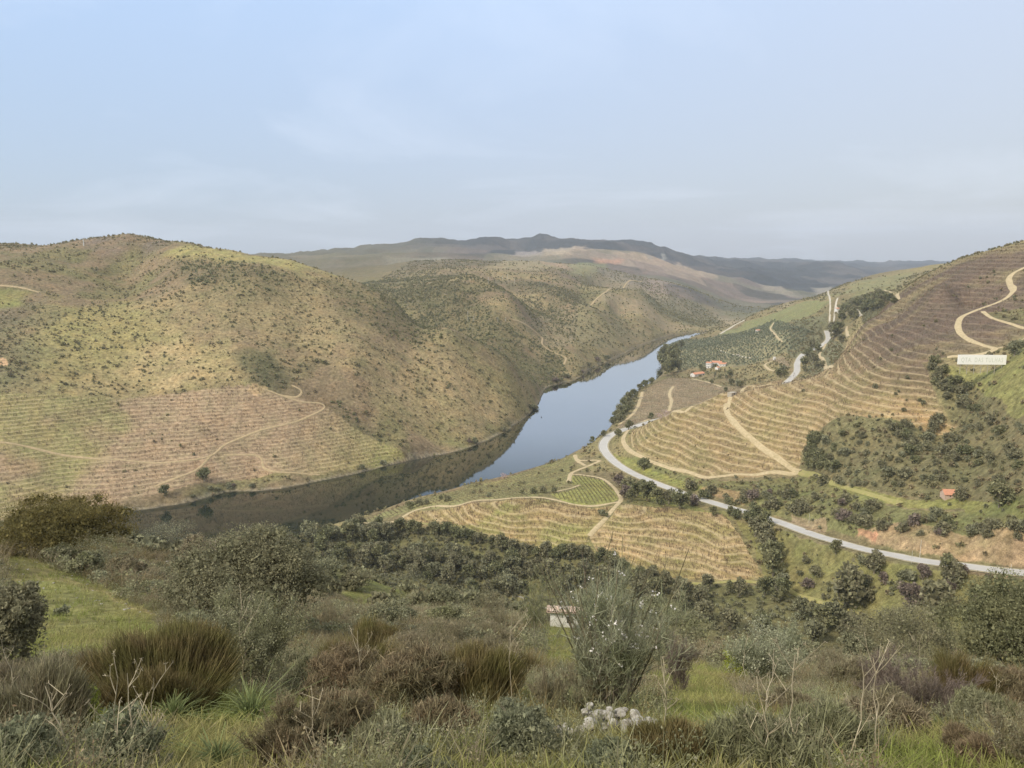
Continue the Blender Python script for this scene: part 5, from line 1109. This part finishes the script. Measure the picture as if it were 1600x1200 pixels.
# ------------------------------------------------------------------ buildings and other built things
def box_np(x0, x1, y0, y1, z0, z1):
    V = np.array([(x0,y0,z0),(x1,y0,z0),(x1,y1,z0),(x0,y1,z0),(x0,y0,z1),(x1,y0,z1),(x1,y1,z1),(x0,y1,z1)], float)
    return V, np.array([(0,3,2,1),(4,5,6,7),(0,1,5,4),(1,2,6,5),(2,3,7,6),(3,0,4,7)])
def wallmat(name, a, b_, sc=1.0):
    m, N, L = newmat(name); b = pbsdf(N, L); b.inputs['Roughness'].default_value = .9; pos = N('ShaderNodeNewGeometry').outputs['Position']
    L(mixc(N, L, ramp(N, L, noise(N, L, pos, sc, 6, .7), [(.4, 0.0), (.65, 1.0)]), a, b_), b.inputs['Base Color']); return m
WM = wallmat('limewashed_wall', (.80,.78,.74), (.60,.56,.50), .8); RM = wallmat('roof_tiles', (.58,.27,.16), (.45,.23,.15), 1.5); BM = wallmat('bare_brick', (.50,.34,.25), (.62,.52,.42), 2.0); DKM = quick_mat('dark_opening', (.03,.028,.025)); SMM = wallmat('stone_wall', (.45,.40,.32), (.30,.27,.22), 1.5)
def tiles_roof(w, d, z, rise, over=.4, single=False, rows=9):
    """tiled roof with its ridge along x; tiles as shallow rolls"""
    n = max(8, int((w+2*over)/.45)); parts = []
    xs = np.linspace(-w/2-over, w/2+over, n*2+1); bump = np.where(np.arange(n*2+1) % 2 == 0, 0, .09)
    for sg in ((1,) if single else (1, -1)):
        ys = np.linspace(0 if not single else d/2+over, (d/2+over)*sg if not single else -d/2-over, rows); zs = np.linspace(z+rise, z-over*rise/(d/2), rows)
        V = np.stack([np.repeat(xs[:, None], rows, 1), np.repeat(ys[None], len(xs), 0), zs[None]+bump[:, None]+0*ys[None]], -1); f = grid_faces(len(xs), rows); parts.append((V.reshape(-1, 3), f))
        V2 = V.copy(); V2[..., 2] = zs[None]-.12; parts.append((V2.reshape(-1, 3), f[:, ::-1]))
    return join(parts)
def house(name, u, v, w, d, h, rise, rz, label, wall=None, wins=(), doors=(), group=None, single=False, p=None, roof=True, chim=False):
    p = nplace(u, v) if p is None else p; o = empty(name, (p[0], p[1], p[2]-.2), rz); wall = wall or WM; parts = [box_np(-w/2, w/2, -d/2, d/2, -2, h)]
    if not single and roof:                       # gables
        for s in (-1, 1):
            x = s*w/2; x2 = s*(w/2-.25); V = np.array([(x,-d/2,h),(x,d/2,h),(x,0,h+rise-.06),(x,0,h+rise-.06),(x2,-d/2,h),(x2,d/2,h),(x2,0,h+rise-.06),(x2,0,h+rise-.06)]); parts.append((V, np.array([(0,1,2,3),(4,7,6,5),(0,4,5,1),(1,5,6,2),(2,6,4,0)])))
    V, f = join(parts); mesh_np('wall', V, f, wall, o)
    if roof:
        V, f = tiles_roof(w, d, h, rise, .35, single); r = mesh_np('roof', V, f, RM, o)
        if chim: V, f = box_np(w*.2, w*.2+.8, -.4, .4, h+rise*.4, h+rise+1.1); mesh_np('chimney', V, f, wall, r)
    for (x, z, ww, hh) in wins: V, f = box_np(x-ww/2, x+ww/2, -d/2-.06, -d/2+.05, z, z+hh); mesh_np('window', V, f, DKM, o)
    for (x, ww, hh) in doors: V, f = box_np(x-ww/2, x+ww/2, -d/2-.06, -d/2+.05, .1, hh); mesh_np('door', V, f, DKM, o)
    return tag(o, label, 'house' if name != 'hut' else 'hut', group)
house('farmhouse', 1108, 574, 8, 9, 7.5, 1.2, -.5, 'tall white block of the riverside farmhouse, left end of the orange roofs', wins=[(-2.3,4.6,1.0,1.4),(0,4.6,1.0,1.4),(2.3,4.6,1.0,1.4),(-2.3,1.4,1,1.4),(2.3,1.4,1,1.4)], doors=[(0,1.2,2.4)], chim=True)
house('farmhouse', 1120, 571, 14, 9, 5.2, 2.2, -.35, 'orange roofed main house of the riverside farm, right of the tall white block', wins=[(-4,2,1.1,1.3),(-1,2,1.1,1.3),(4,2,1.1,1.3)], doors=[(1.6,1.3,2.3)], chim=True)
house('farm_wing', 1128, 572, 10, 7, 4.0, 1.6, -.15, 'right wing of the riverside farm with a lower orange roof', wins=[(-2,1.5,1,1),(2,1.5,1,1)])
house('white_shed', 1121, 577, 4, 6, 3.4, 1.0, .5, 'small white gabled shed in front of the orange roofed farm', doors=[(0,1.2,2.0)])
house('long_barn', 1090, 587, 22, 8, 3.6, 1.9, .62, 'long low barn with an orange roof, below the farmhouse towards the river', wins=[(-7,1.4,1,1),(-2,1.4,1,1),(3,1.4,1,1)], doors=[(8,2.2,2.4)])
house('white_shed', 1134, 570, 2.4, 2.4, 3.0, .7, .2, 'little white hut just right of the farm wing')
house('white_shed', 1210, 562, 3, 3, 4.2, .7, .2, 'narrow white building at the end of the clay track near the far road', doors=[(0,1,2)], roof=False)
house('ruin', 1153, 556, 5, 4, 2.6, .8, .1, 'pale ruin among the olive trees behind the farm', wall=SMM, roof=False, doors=[(0,1.2,1.8)])
house('white_shed', 1184, 519, 7, 5, 4, 1.2, .1, 'small white house on the green slope above the olive grove', doors=[(0,1.2,2)])
house('white_house', 1309, 485, 9, 6, 3.6, 1.4, .2, 'white house at the left end of the dark wood on the far slope', wins=[(-2,1.4,1,1),(2,1.4,1,1)])
house('ruin', 1297, 580, 6, 4, 2.2, .5, .1, 'pale stone water tank at the lower end of the short track, on the crest', wall=SMM, roof=False) if False else None
house('ruin', 1144, 617, 8, 4, 2.4, .5, .7, 'roofless grey stone ruin among trees behind the vine crest', wall=SMM, roof=False, doors=[(0,1.2,1.8)])
house('hut', 1481, 776, 5.2, 5.6, 2.2, 1.9, -.12, 'small hut with an orange tiled roof on the scrubby right slope', wall=BM, wins=[(-.1,1.0,.55,.6)])
# white ruin seen through the almond
p = nplace(882, 980); w_ = mw(p, 43); h_ = mw(p, 36); o = house('whitewashed_ruin', 0, 0, w_, w_*.22, h_*.92, h_*.05, -.10, 'small whitewashed ruin with a broken tiled roof, half hidden behind the almond', wins=[(w_*.18, h_*.35, .6, .7)], doors=[], p=p)
[setattr(ch.data, 'update', None) if False else ch.data.materials.__setitem__(0, wallmat('old_tiles', (.50,.34,.26), (.60,.50,.42), 2.0)) for ch in o.children if ch.name.startswith('roof')]
# name board
a = cast([1503, 1564], [572, 572]); c = a.mean(0); dx, dy = (a[1]-a[0])[:2]; wb = mw(c, 62); ang = math.atan2(dy, dx); hb = mw(c, 12.5)
ang = -.06; t_ = np.linspace(-.52, .52, 21); Yb = c[1]
while Yb > c[1]-60:                                 # the board clears the slope along its whole length
    c = at_y(1533.5, 569.5, Yb); wb = mw(c, 62)
    if (HG(c[0]+t_*wb, c[1]+0*t_) < c[2]+.05).all(): break
    Yb -= .5
hb = mw(c, 12.8); tb = empty('name_board', tuple(c), ang); tag(tb, 'long white board bearing the name of the estate, on the green slope under the track', 'sign')
V, f = box_np(-wb/2, wb/2, -.25, .25, 0, hb); mesh_np('panel', V, f, quick_mat('sign_white', (.93,.90,.82)), tb)
for i in range(7): x = -wb/2+wb*(i+.5)/7; V, f = box_np(x-.12, x+.12, .25, .5, -6, hb*.9); mesh_np('post', V, f, SMM, tb)
tc = bpy.data.curves.new('lettering', 'FONT'); tc.body = 'QTA. DAS TULHAS'; tc.size = hb*.66; tc.align_x = 'CENTER'; tc.extrude = .02; tc.space_character = 1.28
to = bpy.data.objects.new('lettering', tc); COL.objects.link(to); to.parent = tb; to.location = (0, -.30, hb*.26); to.rotation_euler = (math.pi/2, 0, 0); tc.materials.append(quick_mat('sign_letters', (.66,.67,.56)))
bpy.context.view_layer.update(); dg = bpy.context.evaluated_depsgraph_get(); lme = bpy.data.meshes.new_from_object(to.evaluated_get(dg)); X_ = [v.co.x for v in lme.vertices]; kx = wb*.86/(max(X_)-min(X_))
for v in lme.vertices: v.co.x *= kx
bpy.data.objects.remove(to); lo = bpy.data.objects.new('lettering', lme); COL.objects.link(lo); lo.parent = tb; lo.location = (0, -.29, hb*.26); lo.rotation_euler = (math.pi/2, 0, 0)
# ---- low stone wall on the near shelf and the kerb at the right edge
def wall_line(px, h, t, label, name='stone_wall', mat=None):
    P = catmull(cast([q[0] for q in px], [q[1] for q in px], n=2500), .6); P[:, 2] = HG(P[:, 0], P[:, 1]); tg = np.gradient(P[:, :2], axis=0); tg /= np.linalg.norm(tg, axis=1)[:, None]; nn = np.stack([-tg[:, 1], tg[:, 0]], 1); n = len(P)
    V = np.zeros((n, 4, 3)); jz = .08*fbm(np.arange(n)*.6, np.arange(n)*0., 1.5, 3, 9)
    for k, (s, z) in enumerate(((-1, -.4), (-1, h), (1, h), (1, -.4))): V[:, k, :2] = P[:, :2]+nn*s*t/2; V[:, k, 2] = P[:, 2]+z+(jz if z > 0 else 0)
    o = mesh_np(name, V.reshape(-1, 3), grid_faces(n, 4), mat or STM); return tag(o, label, 'wall')
wall_line([(676,930),(700,931),(725,934),(762,937)], .5, .5, 'low pale stone terrace wall across the near slope')
wall_line([(800,932),(815,934),(835,945),(850,950),(862,953)], .5, .5, 'stretch of pale wall leading down to the white ruin')
wall_line([(1532,1082),(1565,1079),(1582,1072),(1605,1058)], .35, .5, 'pale kerb wall curving at the right edge above the lower scrub')
# ---- poles
def pole(u, v, hpx, label, group=None, arm=True, r=.16):
    p = nplace(u, v); h = mw(p, hpx); o = empty('utility_pole', tuple(p-[0,0,.5])); V, f = tube([[0,0,0],[0,0,h*.5],[0,0,h+.5]], r, r*.7, 6); mesh_np('post', V, f, quick_mat('pole', (.62,.60,.54)) if 'pole' not in bpy.data.materials else bpy.data.materials['pole'], o)
    if arm: V, f = box_np(-1.1, 1.1, -.08, .08, h-.3, h-.08); mesh_np('crossarm', V, f, bpy.data.materials['pole'], o)
    return tag(o, label, 'pole', group)
pole(131, 384, 9, 'pale pole on the summit of the left hill', arm=False, r=.7)
for u, v, h in [(731,502,16),(740,503,9),(778,503,7),(790,503,7),(763,443,10),(785,437,7),(793,436,7),(804,443,8),(826,413,6)]: pole(u, v, h, 'thin pale utility pole on the hill beyond the river bend', 'utility poles beyond the river bend', r=.28)
for u, v, h in [(1264,817,14),(1437,872,26),(1424,880,18),(1579,893,10),(1073,776,8)]: pole(u, v, h, 'thin pole standing beside the main road', 'poles beside the main road', arm=False, r=.09)
# guard rail on the river side of the bend
gp = ROAD[(ROAD[:, 1] > 600) & (ROAD[:, 1] < 800) & (ROAD[:, 0] < 140)]; tg = np.gradient(gp[:, :2], axis=0); tg /= np.linalg.norm(tg, axis=1)[:, None]; nn = np.stack([-tg[:, 1], tg[:, 0]], 1)
sgn = 1 if (gp[:, :2]+nn)[len(gp)//2, 0] < gp[len(gp)//2, 0] else -1
gr = empty('guard_rail', tuple(gp[0])); tag(gr, 'steel guard rail along the river side of the road bend', 'guard rail')
Q = gp.copy(); Q[:, :2] += nn*sgn*4.3; Q -= gp[0]; V = np.zeros((len(Q), 4, 3))
for k, (z, s) in enumerate(((.35, 0), (.55, .06), (.70, -.02), (.85, 0))): V[:, k] = Q; V[:, k, 2] += z; V[:, k, :2] += nn*s
mesh_np('beam', V.reshape(-1, 3), grid_faces(len(Q), 4), quick_mat('galvanised', (.50,.50,.48), .5), gr)
pv_, pf_ = box_np(-.06, .06, -.05, .05, -.6, .75)
me0 = None
for q in Q[::2][:60]:
    if me0 is None: po = mesh_np('post', pv_, pf_, bpy.data.materials['galvanised'], gr); me0 = po.data
    else: po = bpy.data.objects.new('post', me0); COL.objects.link(po); po.parent = gr
    po.location = tuple(q)
# buoys and jetty
def buoy(u, v, r, label):
    p = at_z(u, v, .1); V = np.array([b for b in stone_np(1, 5, 1)]); V = unit(V)*np.array([r, r, r*1.1]); o = mesh_np('buoy', V+[0,0,r*.5], ICOF, quick_mat('buoy_red', (.65,.16,.10), .4), smooth=True); o.location = tuple(p); return tag(o, label, 'buoy')
buoy(467, 744, .8, 'small red buoy floating near the left bank')
b2 = buoy(846, 652, .6, 'tiny dark buoy far out on the bright water'); b2.data.materials[0] = DKM
jp = at_z(392, 855, 0); jt = empty('jetty', tuple(jp), -.2); tag(jt, 'small pale landing at the near water edge behind the biggest oak', 'jetty'); V, f = box_np(-4, 6, -1.2, 1.2, .5, .9); mesh_np('deck', V, f, SMM, jt)
for x in (-3, 1.5, 5): V, f = box_np(x-.2, x+.2, -.9, .9, -2, .5); mesh_np('pile', V, f, SMM, jt)
# pink almond on the river edge, and two pale ones
for u, v, w, lab in [(787,748,12,'little pink blossoming tree on the edge of the bright water'),(1040,652,16,'pinkish leafless tree between the road and the clay track'),(1030,656,14,'second pinkish leafless tree beside the road')]:
    p = nplace(u, v); wm = mw(p, w); o = mesh_np('blossoming_tree', *crown(300, lobes_round(wm, wm*.8, 6, 3), .5, flat=0), leafmat('pink_blossom', (.50,.38,.38), (.38,.28,.27), None, .3) if 'pink_blossom' not in bpy.data.materials else bpy.data.materials['pink_blossom']); o.location = tuple(p); tag(o, lab, 'tree')
print('built', round(time.time()-T0, 1))
# ------------------------------------------------------------------ the air of the valley: one closed box of even, thin haze
hv = [(-12000,-400,-9),(12000,-400,-9),(12000,14800,-9),(-12000,14800,-9),(-12000,-400,700),(12000,-400,700),(12000,14800,700),(-12000,14800,700)]
hf = [(0,3,2,1),(4,5,6,7),(0,1,5,4),(1,2,6,5),(2,3,7,6),(3,0,4,7)]
hm = bpy.data.materials.new('valley_haze'); hm.use_nodes = True; N, L = nodes(hm.node_tree); out = N('ShaderNodeOutputMaterial'); pv = N('ShaderNodeVolumePrincipled')
pv.inputs['Color'].default_value = (.80,.87,.98,1); pv.inputs['Density'].default_value = HAZE; pv.inputs['Anisotropy'].default_value = .2; L(pv.outputs[0], out.inputs['Volume'])
tag(mesh_np('haze', hv, hf, hm), kind='stuff')
S.cycles.volume_bounces = 1; S.cycles.max_bounces = 6; S.cycles.transparent_max_bounces = 8; S.cycles.use_denoising = True
print('T', time.time()-T0)
